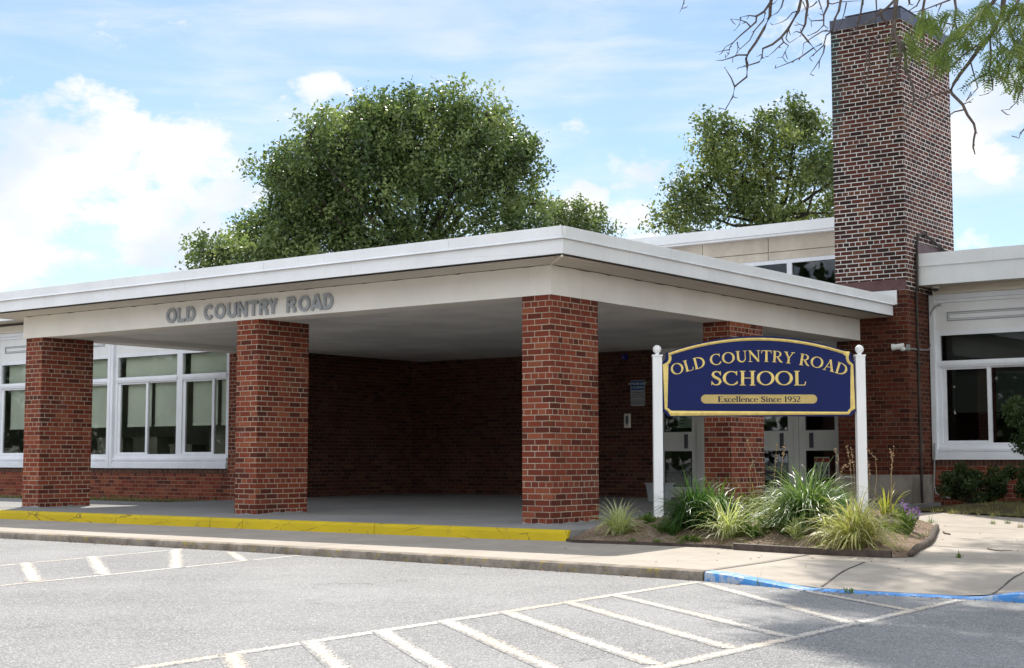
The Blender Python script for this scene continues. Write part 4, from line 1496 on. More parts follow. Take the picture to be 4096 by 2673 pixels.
    if ch == 'l':
        return .31, [('o', [(.15, .02), (.15, 1.02)], .125), ('o', [(.03, .025), (.28, .025)], .05), ('o', [(.04, 1.0), (.15, 1.02)], .05)]
    if ch == 'i':
        return .31, [('o', [(.15, .02), (.15, .64)], .125), ('o', [(.03, .025), (.28, .025)], .05), ('o', [(.04, .62), (.15, .64)], .05), ('c', ell(.15, .85, .035, .035, 0, 360, 10)[:-1], .09)]
    if ch == 'n':
        p_ = [(.16, .46)] + ell(.33, .44, .16, .17, 150, 0, 10) + [(.49, .02)]
        return .62, [('o', [(.14, .02), (.14, .64)], .125), ('o', p_, [.06] + [.06 + .06 * i / 10 for i in range(11)] + [.125]), ('o', [(.02, .025), (.27, .025)], .05), ('o', [(.37, .025), (.61, .025)], .05), ('o', [(.03, .62), (.14, .64)], .05)]
    if ch == '1':
        return .46, [('o', [(.24, .02), (.24, .98)], .14), ('o', [(.08, .028), (.40, .028)], SR), ('o', [(.10, .88), (.24, .96)], .05)]
    if ch == '9':
        p_ = ell(.28, .68, .20, .27, 0, 360, 20)[:-1]
        return .56, [('c', p_, thick_thin(p_, .28, .06, .13)), ('o', [(.475, .68), (.45, .40), (.33, .14), (.12, .02)], [.13, .12, .09, .05])]
    if ch == '5':
        p_ = [(.13, .52)] + ell(.26, .33, .22, .28, 110, -130, 16)
        return .54, [('o', [(.14, .50), (.17, .94)], .05), ('o', [(.15, .93), (.48, .95)], .10), ('o', p_, [.05] + [.06 + .07 * math.sin(math.pi * i / 16) for i in range(17)])]
    if ch == '2':
        p_ = [(.07, .70)] + ell(.26, .72, .19, .235, 165, -20, 12) + [(.36, .42), (.08, .05)]
        w_ = [.05] + [.06 + .06 * i / 12 for i in range(13)] + [.10, .06]
        return .54, [('o', p_, w_), ('o', [(.05, .045), (.50, .045)], .09), ('o', [(.49, .05), (.53, .20)], .05)]
    return .34, []


def set_text(text, cap, total, name, place, mat, parent, ridge=.34, y=-.026, each=True, bold=1.0):
    adv = [G(c_)[0] for c_ in text]
    tot = sum(adv)
    sx = total / tot / cap
    x = 0.0
    mm_ = None if each else Strokes()
    for c_, a in zip(text, adv):
        xc = (x + a / 2) * cap * sx
        x += a
        gl = G(c_)[1]
        if not gl: continue
        m_ = Strokes() if each else mm_
        T = place(xc, a, cap, sx)
        T.scale = cap
        for kind, p_, w_ in gl:
            m_.stroke(p_, ([q * bold for q in w_] if hasattr(w_, '__len__') else w_ * bold), y=y, ridge=ridge, closed=(kind == 'c'), T=T)
        if each:
            # widths were given in cap units: stroke() works in those units and T scales them
            sgp(m_, name, mat, parent)
    if not each:
        return sgp(mm_, name, mat, parent)


def straight(u0, z0):
    def place(xc, a, cap, sx):
        def T(q):
            return (u0 + xc + (q[0] - a / 2) * cap * sx, z0 + q[1] * cap)
        return T
    return place


RA = 2.94
def arched(uc, ztop, total):
    def place(xc, a, cap, sx):
        th = (xc - total / 2) / RA
        bx, bz = uc + RA * math.sin(th), ztop - RA + RA * math.cos(th)
        def T(q):
            dx, dz = (q[0] - a / 2) * cap * sx, q[1] * cap
            return (bx + dx * math.cos(th) + dz * math.sin(th), bz - dx * math.sin(th) + dz * math.cos(th))
        return T
    return place


set_text('OLD COUNTRY ROAD', .128, 1.95, 'letter', arched(1.135, 1.797, 1.95), 'sign_gold', board)
set_text('SCHOOL', .163, 1.06, 'letter', straight(.598, 1.534), 'sign_gold', board)
zb0, zb1 = 1.336, 1.434
rad_ = (zb1 - zb0) / 2
bp = arc_pts(1.773 - rad_, (zb0 + zb1) / 2, rad_, -90, 90, 10) + arc_pts(.489 + rad_, (zb0 + zb1) / 2, rad_, 90, 270, 10)
m = MB(); m.prism(bp, fm, -.0285, -.026)
banner = sgp(m, 'banner', 'sign_gold_flat', board, tri=True)
set_text('Excellence Since 1952', .064, .915, 'motto', straight(.672, 1.352), 'letter_navy', board, ridge=.04, y=-.0285, each=False, bold=1.3)

# ------------------------------------------------------------------ small things on the building
def simple_thing(name, label, cat, loc, group=None):
    return thing(name, label, cat, loc, 0, group)


t0 = (-4.495, YB, 1.66)
t = thing('wall_sign', 'blue and white strobe light warning sign screwed to the brick wall', 'sign', t0)
m = MB()
def rrect(x0, x1, z0, z1, r, n=5):
    return (arc_pts(x1 - r, z0 + r, r, -90, 0, n) + arc_pts(x1 - r, z1 - r, r, 0, 90, n) + arc_pts(x0 + r, z1 - r, r, 90, 180, n) + arc_pts(x0 + r, z0 + r, r, 180, 270, n))
fy_ = lambda u, w, d: (u, d, w)
m.prism(rrect(-4.645, -4.345, 1.66, 2.121, .025), fy_, YB - .008, YB - .001)
m.build('plate', 'bin_grey', t, t0, tri=True)
m = MB(); m.prism(rrect(-4.637, -4.353, 1.945, 2.113, .02), fy_, YB - .0095, YB - .008)
m.build('blue_header', 'small_sign_blue', t, t0, tri=True)
for body, z, s, mt in (('IF STROBE LIGHT', 2.040, .050, 'paper'), ('IS FLASHING', 1.975, .050, 'paper'), ('THIS EMERGENCY', 1.890, .034, 'print_dark'), ('RESPONSE PLAN', 1.850, .034, 'print_dark'),
                       ('HAS BEEN ACTIVATED', 1.810, .030, 'print_dark'), ('PLEASE LEAVE SCHOOL', 1.735, .028, 'print_dark'), ('GROUNDS IMMEDIATELY', 1.698, .028, 'print_dark')):
    text_obj('text_line', body, mt, t, s, (0, -.0100, z - 1.66), (R(90), 0, 0), .0004, .0006)
m = MB(); m.box(-4.62, -4.37, YB - .009, YB - .008, 1.780, 1.785); m.build('rule', 'print_dark', t, t0)

t0 = (-4.70, YB, 1.27)
t = thing('intercom', 'pale intercom unit with a dark slot on the brick wall below the sign', 'intercom', t0)
m = MB(); m.box(-4.765, -4.637, YB - .05, YB - .001, 1.275, 1.53); m.build('housing', 'cream_trim', t, t0, bevel=.012)
m = MB(); m.prism(rrect(-4.722, -4.672, 1.31, 1.495, .024), fy_, YB - .053, YB - .05); m.build('dark_slot', 'print_dark', t, t0, tri=True)
m = MB(); m.tube([(-4.697, YB - .053, 1.335), (-4.697, YB - .060, 1.335)], .015, 10); m.build('button', 'plastic_white', t, t0)

t0 = (-4.75, YB, 2.5)
t = thing('strobe_light', 'small blue strobe light high on the brick wall', 'strobe light', t0)
m = MB(); m.box(-4.80, -4.70, YB - .03, YB - .001, 2.49, 2.60); m.build('base', 'strobe_blue', t, t0, bevel=.006)
m = MB(); m.lathe([(.045, 0), (.045, .035), (.03, .055), (.0, .06)], 0, 0, 14)
m.v = [(-4.75 + a, YB - .03 - c, 2.545 + b) for a, b, c in m.v]
m.build('lens', 'strobe_blue', t, t0)

# tote by the door
bx, by = -3.0, 7.0
t0 = (bx, by, fz(by))
t = thing('storage_bin', 'grey plastic bin with a printed notice standing beside the left door', 'bin', t0)
m = MB()
zb_, zt_ = fz(by) + .003, fz(by) + .30
def fr(x0, x1, y0, y1, X0, X1, Y0, Y1, z0, z1, m):
    a = [(x0, y0, z0), (x1, y0, z0), (x1, y1, z0), (x0, y1, z0)]
    b = [(X0, Y0, z1), (X1, Y0, z1), (X1, Y1, z1), (X0, Y1, z1)]
    for i in range(4):
        j = (i + 1) % 4
        m.face([a[i], a[j], b[j], b[i]])
fr(bx - .15, bx + .15, by, by + .18, bx - .19, bx + .19, by - .03, by + .21, zb_, zt_, m)
fr(bx - .185, bx + .185, by - .025, by + .205, bx - .145, bx + .145, by + .005, by + .175, zt_, zb_ + .01, m)
m.face([(bx - .145, by + .005, zb_ + .01), (bx + .145, by + .005, zb_ + .01), (bx + .145, by + .175, zb_ + .01), (bx - .145, by + .175, zb_ + .01)])
for (a, b, c_, d) in ((bx - .205, bx + .205, by - .045, by - .024), (bx - .205, bx + .205, by + .204, by + .225), (bx - .205, bx - .184, by - .024, by + .204), (bx + .184, bx + .205, by - .024, by + .204)):
    m.box(a, b, c_, d, zt_ - .018, zt_ + .003)
m.build('bin_body', 'bin_grey', t, t0)
m = MB()
m.face([(bx - .05, by - .012, zb_ + .06), (bx + .14, by - .012, zb_ + .06), (bx + .14, by - .034, zt_ - .03), (bx - .05, by - .034, zt_ - .03)])
nt0 = m.build('notice', 'paper', t, t0)
for i, (body, s) in enumerate((('USPS', .045), ('or pick up', .026), ('& drop off', .026), ('post here', .026))):
    text_obj('text_line', body, 'print_dark', t, s, (.045, -.028 + .0055 * i, .232 - .044 * i), (R(84), 0, 0), .0004, .0008)

# notices taped inside the doors
for (x0, x1, z0, z1, mt, lab) in ((-3.73, -3.452, 1.262, 1.60, 'paper_green', 'green printed notice taped in the left door window'),
                                  (-2.08, -1.80, 1.345, 1.64, 'paper', 'white printed notice taped in the door window right of the pillar')):
    t0 = ((x0 + x1) / 2, DY + .012, z0)
    t = thing('paper_notice', lab, 'notice', t0, 0, 'notices taped inside the door windows')
    m = MB(); m.box(x0, x1, DY + .010, DY + .012, z0, z1); m.build('sheet', mt, t, t0)
    m = MB()
    rr = random.Random(4)
    for k in range(5):
        z = z1 - .05 - k * .055
        if z > z0 + .02: m.box(x0 + .04, x0 + .04 + (x1 - x0 - .08) * rr.uniform(.5, 1), DY + .0088, DY + .0098, z, z + .012)
    m.build('print_lines', 'print_dark', t, t0)
t0 = (-1.01, DY + .012, .45)
t = thing('poster', 'white poster with a red heading and rows of figures in the right door', 'poster', t0)
m = MB(); m.box(-1.146, -.871, DY + .010, DY + .012, .40, .755); m.build('sheet', 'paper', t, t0)
m = MB(); m.box(-1.140, -.877, DY + .0085, DY + .0098, .672, .735); m.build('heading', 'print_red', t, t0)
m = MB()
for r_ in range(3):
    for c_ in range(3):
        x, z = -1.10 + .09 * c_, .585 - .085 * r_
        m.prism([(x - .026, z - .025), (x + .026, z - .025), (x + .012, z + .02), (x - .012, z + .02)], fy_, DY + .0085, DY + .0098)
        m.prism(ell(x, z + .032, .013, .015, 0, 360, 8)[:-1], fy_, DY + .0085, DY + .0098)
m.build('figures', 'print_dark', t, t0, tri=True)

# security camera and conduits on the chimney
t0 = (.72, 8.22, 2.42)
t = thing('security_camera', 'white security camera on the corner of the chimney', 'camera', t0)
m = MB(); m.tube([(.60, 8.13, 2.43), (.74, 8.17, 2.445)], .045, 12); m.tube([(.56, 8.115, 2.428), (.605, 8.13, 2.432)], .052, 12)
m.build('housing', 'plastic_white', t, t0)
m = MB(); m.lathe([(.05, .0), (.048, -.02), (.034, -.045), (.0, -.055)], .775 - .06, 8.17, 14); m.v = [(a, b, c_ + 2.42) for a, b, c_ in m.v]
m.build('motion_sensor', 'plastic_white', t, t0)
m = MB(); m.box(.76, .80, 8.20, 8.26, 2.38, 2.47); m.build('bracket', 'grey_conduit', t, t0)
t0 = (.8, 9.0, 2.5)
o = MB().tube([(.79, 8.26, 2.405), (.795, 8.75, 2.415), (.80, 8.98, 2.43), (.81, 9.055, 2.50), (.815, 9.06, 2.90), (.83, 9.045, 3.02), (.90, 9.04, 3.11), (.965, 9.045, 3.14), (.97, 9.10, 3.14)], .012, 7).build('conduit', 'grey_conduit', None, t0)
tag(o, 'thin grey conduit bending from the camera up to the window panel', 'conduit')
t0 = (.85, 9.0, .5)
o = MB().tube([(.845, 9.03, .97), (.83, 9.035, .6), (.82, 9.03, .30), (.85, 9.03, .19), (.93, 9.03, .13), (1.05, 9.03, .12), (1.6, 9.03, .12)], .013, 7).build('conduit', 'grey_conduit', None, t0)
tag(o, 'grey conduit running down below the right window to the hedge', 'conduit')
t0 = (.98, 8.9, 3.40)
t = thing('dome_camera', 'small dark dome camera under the right roof edge', 'camera', t0)
m = MB(); m.lathe([(.06, 3.412), (.06, 3.385), (.052, 3.378)], .98, 8.88, 16); m.build('mount', 'plastic_white', t, t0)
m = MB(); m.lathe([(.048, 3.379), (.040, 3.35), (.02, 3.333), (0, 3.33)], .98, 8.88, 16); m.build('dome', 'dark_metal', t, t0)

# bed edging
t0 = (3.1, -1.5, -.09)
m = MB()
P_ = [(3.02, -1.36), (3.35, -1.43), (3.76, -1.49), (4.2, -1.515), (4.60, -1.52)]
for (a, b), (c_, d) in zip(P_, P_[1:]):
    za, zb2 = walk_z(a, b), walk_z(c_, d)
    for q in (([(a, b, za - .01), (c_, d, zb2 - .01), (c_, d, zb2 + .058), (a, b, za + .058)]), ([(a, b, za + .058), (c_, d, zb2 + .058), (c_, d + .028, zb2 + .061), (a, b + .028, za + .061)]),
              ([(c_, d + .028, zb2 - .01), (a, b + .028, za - .01), (a, b + .028, za + .061), (c_, d + .028, zb2 + .061)])):
        m.face(q)
o = m.build('bed_edging', 'rust_edging', None, t0)
tag(o, 'dark rusty edging strip along the front of the planted bed', 'edging', 'edging round the planted bed')
t0 = (4.5, 0, -.06)
P_ = [(4.70, -1.36), (4.52, -.75), (4.34, -.1), (4.16, .45), (3.93, 1.1), (3.66, 1.85), (3.50, 2.30)]
m = MB()
rr = random.Random(2)
m.tube([(a + rr.uniform(-.015, .015), b, walk_z(a, b) + .022 + rr.uniform(-.004, .008)) for a, b in P_], [.028, .036, .033, .037, .035, .032, .028], 8)
o = m.build('bed_edging', 'timber_edging', None, t0, smooth=True)
tag(o, 'weathered rounded timber edging curving along the path side of the bed', 'edging', 'edging round the planted bed')
P_ = [(.93, -1.04), (1.12, -1.18), (1.6, -1.215), (2.04, -1.245), (2.5, -1.245), (2.75, -1.235), (3.0, -1.33)]
m = MB()
for (a, b), (c_, d) in zip(P_, P_[1:]):
    za, zb2 = walk_z(a, b), walk_z(c_, d)
    m.face([(a, b, za), (c_, d, zb2), (c_, d, zb2 + .03), (a, b, za + .03)])
    m.face([(a, b, za + .03), (c_, d, zb2 + .03), (c_, d + .02, zb2 + .03), (a, b + .02, za + .03)])
o = m.build('bed_edging', 'rust_edging', None, (1.5, -1.2, -.08))
tag(o, 'low half buried edging strip at the shaded front of the bed', 'edging', 'edging round the planted bed')

# ------------------------------------------------------------------ plants
def blades(base, n, length, spread, width, seed, lean=None, droop=1.0, upright=0.35, wbase=.05):
    """arching grass blades: arrays of strip quads, root at base"""
    rg = np.random.default_rng(seed)
    K = 6
    V, Q, U, Rn = [], [], [], []
    for i in range(n):
        az = rg.uniform(0, 2 * math.pi)
        L = length * rg.uniform(.55, 1.08)
        el = math.radians(90 - np.clip(abs(rg.normal(0, 1)) * 22 + rg.uniform(0, 26) * (1 - upright) * 2 * spread, 2, 82))
        dirv = np.array([math.cos(az) * math.cos(el), math.sin(az) * math.cos(el), math.sin(el)])
        if lean is not None:
            dirv = dirv + np.array(lean) * rg.uniform(.3, 1)
            dirv /= np.linalg.norm(dirv)
        r0 = wbase * math.sqrt(rg.random())
        a0 = rg.uniform(0, 6.28)
        p = np.array(base) + np.array([r0 * math.cos(a0), r0 * math.sin(a0), 0])
        side = np.cross(dirv, [0, 0, 1.0]); ns = np.linalg.norm(side)
        side = side / ns if ns > 1e-3 else np.array([1.0, 0, 0])
        tw = rg.uniform(-.6, .6)
        w = width * rg.uniform(.7, 1.2)
        dr = droop * rg.uniform(.5, 1.35)
        b0 = len(V)
        step = L / K
        rnd = rg.random()
        for k in range(K + 1):
            t = k / K
            ww = w * (0.55 + .45 * min(1, t * 4)) * (1 - t ** 3.0) + .0006
            s2 = side * math.cos(tw * t) + np.cross(side, dirv) * math.sin(tw * t)
            V.append(p - s2 * ww / 2); V.append(p + s2 * ww / 2)
            if k < K:
                p = p + dirv * step
                dirv = dirv + np.array([0, 0, -1.0]) * dr * (0.16 + .30 * t)
                dirv = dirv / np.linalg.norm(dirv)
                g = soil_floor
                if p[2] < g + .008:
                    p[2] = g + .008
                Q.append((b0 + 2 * k, b0 + 2 * k + 1, b0 + 2 * k + 3, b0 + 2 * k + 2))
                U += [(0, t), (1, t), (1, t), (0, t)]
                Rn.append(rnd)
    return V, Q, U, Rn


soil_floor = 0.0
PX = lambda q: float(np.dot(q - CAM, _F)) / FPX     # metres per photo pixel at that point


def clump(px, py, wpx, hpx, n, mat, width, seed, label, name='grass_clump', cat='plant', droop=1.0, spread=1.0, lean=None, upright=.35, group='grass clumps in the bed'):
    global soil_floor
    q = on_soil(px, py)
    k = PX(q)
    soil_floor = q[2] - .01
    H_ = hpx * k
    Wd = wpx * k / 2
    L = math.hypot(H_, Wd) * (.98 + .16 * max(0, droop - 1))
    V, Q, U, Rn = blades((q[0], q[1], q[2] - .015), n, L, spread, width, seed, lean, droop, upright, wbase=max(.03, Wd * .22))
    V = np.array(V)
    ob = np_mesh(name, V, Q, mat, None, (q[0], q[1], q[2]), Rn, np.array(U).reshape(-1, 2))
    if label: tag(ob, label, cat, group)
    return ob, q, k


Z6 = lambda a, b: (2300 + .7546 * a, 1750 + .7546 * b)
def cl6(x, y, w, h, *a, **kw):
    p = Z6(x, y)
    return clump(p[0], p[1], w * .7546, h * .7546, *a, **kw)


cl6(232, 512, 245, 175, 190, 'blade_variegated', .016, 1, 'pale striped grass clump beside the corner pillar', droop=1.25, upright=.5)
cl6(520, 515, 150, 110, 70, 'blade_green', .011, 2, 'small green grass clump in front of the left sign post', droop=.8, upright=.5)
cl6(640, 468, 430, 225, 700, 'blade_green', .011, 3, 'large dark green grass clump right of the left sign post', droop=1.45, upright=.38)
cl6(775, 475, 300, 235, 420, 'blade_green', .012, 33, 'sunlit green grass clump under the left half of the sign', droop=1.4, upright=.4)
cl6(812, 530, 300, 215, 190, 'blade_variegated', .015, 4, 'cream striped grass clump at the middle of the bed front', droop=1.45, upright=.42)
cl6(960, 440, 300, 170, 300, 'blade_yellow', .012, 5, 'yellowing grass clump behind the cream striped clump', droop=1.5, upright=.35)
cl6(1235, 468, 500, 285, 1000, 'blade_silver', .013, 8, 'big glossy grass clump under the middle of the sign', droop=1.6, upright=.34)
cl6(1085, 470, 300, 190, 300, 'blade_variegated', .012, 18, 'loose pale grass left of the big glossy clump', droop=1.6, upright=.3)
cl6(950, 520, 190, 75, 120, 'weed_green', .012, 51, 'low soft green tuft in the middle of the bed', droop=1.6, upright=.2)
cl6(1330, 520, 200, 110, 130, 'blade_variegated', .012, 52, 'low pale tuft tucked against the largest clump', droop=1.6, upright=.25)
cl6(560, 470, 230, 130, 230, 'blade_green', .010, 53, 'low dark grass at the foot of the left sign post', droop=1.6, upright=.25)
cl6(1178, 535, 220, 130, 75, 'blade_variegated', .015, 9, 'small sparse striped grass clump at the bed front', droop=1.1, upright=.4)
cl6(1490, 580, 420, 290, 520, 'blade_variegated_dry', .015, 11, 'largest striped yellow grass clump with dead blades, before the right sign post', droop=1.55, upright=.36)
cl6(1650, 430, 190, 190, 26, 'blade_yellow', .024, 12, 'tall broad yellow green blades right of the right sign post', droop=.85, upright=.8)
cl6(1420, 400, 150, 175, 60, 'blade_green', .012, 13, 'thin green blades rising behind the right sign post', droop=.8, upright=.6)
cl6(1740, 440, 150, 90, 14, 'blade_yellow', .026, 14, 'arching yellow leaves above the purple flowers', droop=1.4, upright=.5)
cl6(1690, 430, 130, 60, 60, 'blade_yellow', .03, 15, 'low bright yellow leaves behind the largest clump', droop=1.3, upright=.2)


def leafy(px, py, wpx, hpx, n, mat, seed, label, name='low_plant', lsize=.025, stems=14, flowers=0, group='low leafy plants in the bed', fsize=.0065, spike=.07):
    q = on_soil(px, py)
    k = PX(q)
    rg = np.random.default_rng(seed)
    H_, Wd = hpx * k, wpx * k / 2
    root = thing(name, label, 'plant', tuple(q), 0, group) if flowers else None
    V, Q, Rn = [], [], []
    tips = []
    for s in range(stems):
        az = rg.uniform(0, 6.28); rr_ = Wd * math.sqrt(rg.random())
        tip = q + np.array([rr_ * math.cos(az), rr_ * math.sin(az), H_ * rg.uniform(.55, 1.0) * (1 - .35 * (rr_ / Wd) ** 2)])
        b = q + np.array([rr_ * .3 * math.cos(az), rr_ * .3 * math.sin(az), -.01])
        tips.append((b, tip))
        for i in range(n // stems):
            t = rg.uniform(.12, 1)
            c_ = b + (tip - b) * t
            a = rg.uniform(0, 6.28); el = rg.uniform(-.3, .9)
            d = np.array([math.cos(a) * math.cos(el), math.sin(a) * math.cos(el), math.sin(el)])
            sd_ = np.cross(d, rg.normal(size=3)); sd_ /= np.linalg.norm(sd_)
            L = lsize * rg.uniform(.6, 1.3)
            i0 = len(V)
            V += [c_, c_ + d * L * .5 + sd_ * L * .2, c_ + d * L, c_ + d * L * .5 - sd_ * L * .2]
            Q.append((i0, i0 + 1, i0 + 2, i0 + 3)); Rn.append(rg.random())
        sd_ = np.array([.0018, .0018, 0])
        i0 = len(V); V += [b - sd_, b + sd_, tip + sd_ * .5, tip - sd_ * .5]; Q.append((i0, i0 + 1, i0 + 2, i0 + 3)); Rn.append(.3)
    ob = np_mesh('foliage' if root else name, V, Q, mat, root, tuple(q), Rn)
    if not root:
        tag(ob, label, 'plant', group)
        return ob
    rg.shuffle(tips)
    V, Q, Rn = [], [], []
    for b, tip in tips[:flowers]:
        d = (tip - b) / np.linalg.norm(tip - b)
        for i in range(22):
            c_ = tip + d * rg.uniform(-spike * .4, spike) + rg.normal(size=3) * .007
            u_ = rg.normal(size=3); u_ /= np.linalg.norm(u_)
            w_ = np.cross(u_, rg.normal(size=3)); w_ /= np.linalg.norm(w_)
            i0 = len(V)
            V += [c_ - u_ * fsize, c_ + w_ * fsize, c_ + u_ * fsize, c_ - w_ * fsize]; Q.append((i0, i0 + 1, i0 + 2, i0 + 3)); Rn.append(rg.random())
    o2 = np_mesh('flower', V, Q, 'petal_purple', root, tuple(q), Rn)
    o2['kind'] = 'stuff'
    return root


def lf6(x, y, w, h, *a, **kw):
    p = Z6(x, y)
    return leafy(p[0], p[1], w * .7546, h * .7546, *a, **kw)


lf6(390, 455, 140, 60, 300, 'weed_green', 21, 'low green weeds left of the left sign post', lsize=.04)
lf6(1010, 490, 190, 105, 620, 'weed_green', 22, 'low green plant with few purple flowers at the middle of the bed', name='flowering_plant', flowers=3, group='purple flowering plants in the bed')
lf6(680, 455, 90, 85, 180, 'weed_green', 23, 'shaded plant with purple flower spikes at the dark green clump', name='flowering_plant', flowers=6, group='purple flowering plants in the bed')
lf6(1265, 440, 120, 105, 260, 'weed_green', 24, 'plant with purple flower spikes before the big glossy clump', name='flowering_plant', flowers=8, stems=12, group='purple flowering plants in the bed', spike=.09)
lf6(1750, 515, 150, 170, 1100, 'weed_green', 25, 'bushy aster with purple flowers at the right end of the bed', name='flowering_plant', flowers=16, stems=26, lsize=.028, group='purple flowering plants in the bed', spike=.05)
lf6(480, 500, 170, 55, 420, 'weed_green', 27, 'low green weeds behind the small green clump', lsize=.03)
lf6(1120, 515, 130, 60, 300, 'weed_green', 28, 'low green weeds left of the small sparse clump', lsize=.028)
lf6(600, 545, 160, 30, 260, 'weed_green', 29, 'creeping green weeds at the shaded front of the bed', lsize=.028)
lf6(1690, 500, 150, 70, 380, 'weed_green', 30, 'low yellow green weeds left of the bushy aster', lsize=.028)
lf6(910, 505, 150, 50, 260, 'weed_green', 26, 'flat green weeds between the striped clumps', lsize=.03)

# dry seed stalks
def stalks(px, py, pts_list, label, seed):
    q = on_soil(px, py)
    dep = float(np.dot(q - CAM, _F))
    rg = random.Random(seed)
    root = thing('seed_stalk', label, 'plant', tuple(q), 0, 'dry seed stalks in the bed')
    for pts in pts_list:
        W_ = [at_depth(*Z6(*p_), dep) for p_ in pts]
        W_[0] = np.array([W_[0][0], W_[0][1], q[2] - .02])
        m = MB(); n = len(W_)
        m.tube(W_, [.0036 * (1 - .6 * i / (n - 1)) for i in range(n)], 5)
        m.build('stem', 'dry_stalk', root, tuple(q))
        m = MB()
        for i in range(14):
            t = rg.uniform(.45, 1) if len(pts) > 2 else rg.uniform(.8, 1)
            x = t * (n - 1); k = min(n - 2, int(x))
            c_ = W_[k] + (W_[k + 1] - W_[k]) * (x - k)
            d = Vector((rg.uniform(-1, 1), rg.uniform(-1, 1), rg.uniform(0, 1.2))).normalized()
            m.tube([c_, Vector(c_) + d * .012, Vector(c_) + d * .024], [.002, .0055, .001], 5)
        m.build('seed_head', 'dry_stalk', root, tuple(q))


stalks(*Z6(985, 430), [[(990, 430), (960, 200), (930, 70), (905, 5)], [(940, 430), (925, 180), (945, 120)]], 'tall dry stalk in front of the brick pillar', 1)
stalks(*Z6(1065, 430), [[(1030, 430), (1060, 180), (1068, 35)]], 'dry stalk before the door, left of a pair', 2)
stalks(*Z6(1100, 430), [[(1075, 430), (1095, 180), (1110, 32)]], 'dry stalk before the door, right of a pair', 3)
stalks(*Z6(1370, 430), [[(1350, 430), (1385, 200), (1395, 110), (1375, 60)], [(1360, 430), (1400, 210), (1430, 150), (1445, 160)]], 'bent dry stalks left of the right sign post', 4)
stalks(*Z6(1470, 430), [[(1480, 430), (1460, 150), (1440, 40)], [(1490, 430), (1478, 160), (1462, 60)]], 'thin stalks crossing behind the right sign post', 5)
stalks(*Z6(1560, 430), [[(1550, 430), (1560, 200), (1553, 130)], [(1575, 430), (1600, 200), (1592, 110), (1545, 62)]], 'curved dry stalks right of the right sign post', 6)
stalks(*Z6(1675, 430), [[(1672, 430), (1676, 180), (1692, 45)], [(1676, 430), (1680, 110), (1668, 60)]], 'straight reddish stalk beside the chimney plinth', 7)
stalks(*Z6(890, 430), [[(905, 430), (880, 290), (858, 228)]], 'short dry stalk left of the yellowing grass', 8)


# weeds in cracks, litter and twigs on the pavement
def tuft(x, y, n, L, seed, mat, label, zf=walk_z, grp='weeds in the pavement cracks'):
    global soil_floor
    z = zf(x, y); soil_floor = z
    V, Q, U, Rn = blades((x, y, z - .004), n, L, 1.3, .006, seed, None, .7, .2, .03)
    o = np_mesh('weed_tuft', V, Q, mat, None, (x, y, z), Rn, np.array(U).reshape(-1, 2))
    return tag(o, label, 'weed', grp)


for i, (a, b, L, lab) in enumerate(((2215, 460, .06, 'small weed in the far joint, left one'), (2295, 458, .065, 'small weed in the far joint, right one'), (2035, 638, .07, 'flat weed lying on the shaded pavement'),
                                    (1455, 822, .05, 'weed at the blue kerb under the shadow'), (1885, 455, .14, 'grass tuft at the back end of the timber edging'), (985, 785, .17, 'thin weed growing by the blue kerb ramp'),
                                    (2360, 478, .06, 'tiny dry weed at the right edge of the path'))):
    q = on_soil(*Z6(a, b))
    tuft(q[0], q[1], 26 if i != 5 else 8, L, 40 + i, 'weed_green' if i != 6 else 'dry_grass', lab)
rg = random.Random(8)
for i, (a, b, lab) in enumerate(((560, 570, 'green tuft at the shaded bed edge'), (430, 560, 'tiny tuft at the shaded bed edge'), (655, 555, 'tuft by the start of the edging strip'), (300, 560, 'leftmost tuft at the bed edge'))):
    q = on_soil(*Z6(a, b)); tuft(q[0], q[1], 34, .09, 70 + i, 'weed_green', lab, soil_z, 'tufts along the bed edge')

# loose ground litter in the bed: bits of dry leaf and mulch nobody could count
V, Q, Rn = [], [], []
rgn = np.random.default_rng(5)
while len(Q) < 2600:
    x, y = rgn.uniform(.95, 4.8), rgn.uniform(-1.5, 4)
    if not inside(x, y, BED): continue
    z = soil_z(x, y) + .003
    a = rgn.uniform(0, 6.28); L = rgn.uniform(.004, .022); w_ = L * rgn.uniform(.12, .5)
    dx, dy = math.cos(a), math.sin(a); tz = rgn.uniform(0, .008)
    i0 = len(V)
    V += [(x - dx * L, y - dy * L, z), (x - dy * w_, y + dx * w_, z + tz), (x + dx * L, y + dy * L, z + .002), (x + dy * w_, y - dx * w_, z)]
    Q.append((i0, i0 + 1, i0 + 2, i0 + 3)); Rn.append(rgn.random())
o = np_mesh('leaf_litter', V, Q, 'dead_leaf', None, (3, 0, 0), Rn)
o['kind'] = 'stuff'
# low ground cover in the bed and the dry lawn
V, Q, U, Rn = [], [], [], []
def add_tufts(pts, n, L, w_, seed):
    global soil_floor
    rgx = np.random.default_rng(seed)
    for (x, y, z) in pts:
        soil_floor = z
        v, q, u, r_ = blades((x, y, z - .003), n, L * rgx.uniform(.6, 1.3), 1.2, w_, int(rgx.integers(1e9)), None, .6, .3, .04)
        off = len(V); V.extend(v); Q.extend([tuple(i + off for i in qq) for qq in q]); U.extend(u); Rn.extend(r_)
pts = []
while len(pts) < 130:
    x, y = rgn.uniform(1.0, 4.7), rgn.uniform(-1.4, 3.6)
    if inside(x, y, BED) and seg_dist(x, y, BED) > .04 and (rgn.random() < .5 or y < -.9 or x > 3.9):
        pts.append((x, y, soil_z(x, y)))
add_tufts(pts, 7, .055, .004, 3)
o = np_mesh('ground_cover', V, Q, 'weed_green', None, (3, 0, 0), Rn, np.array(U).reshape(-1, 2)); o['kind'] = 'stuff'
V, Q, U, Rn = [], [], [], []
pts = []
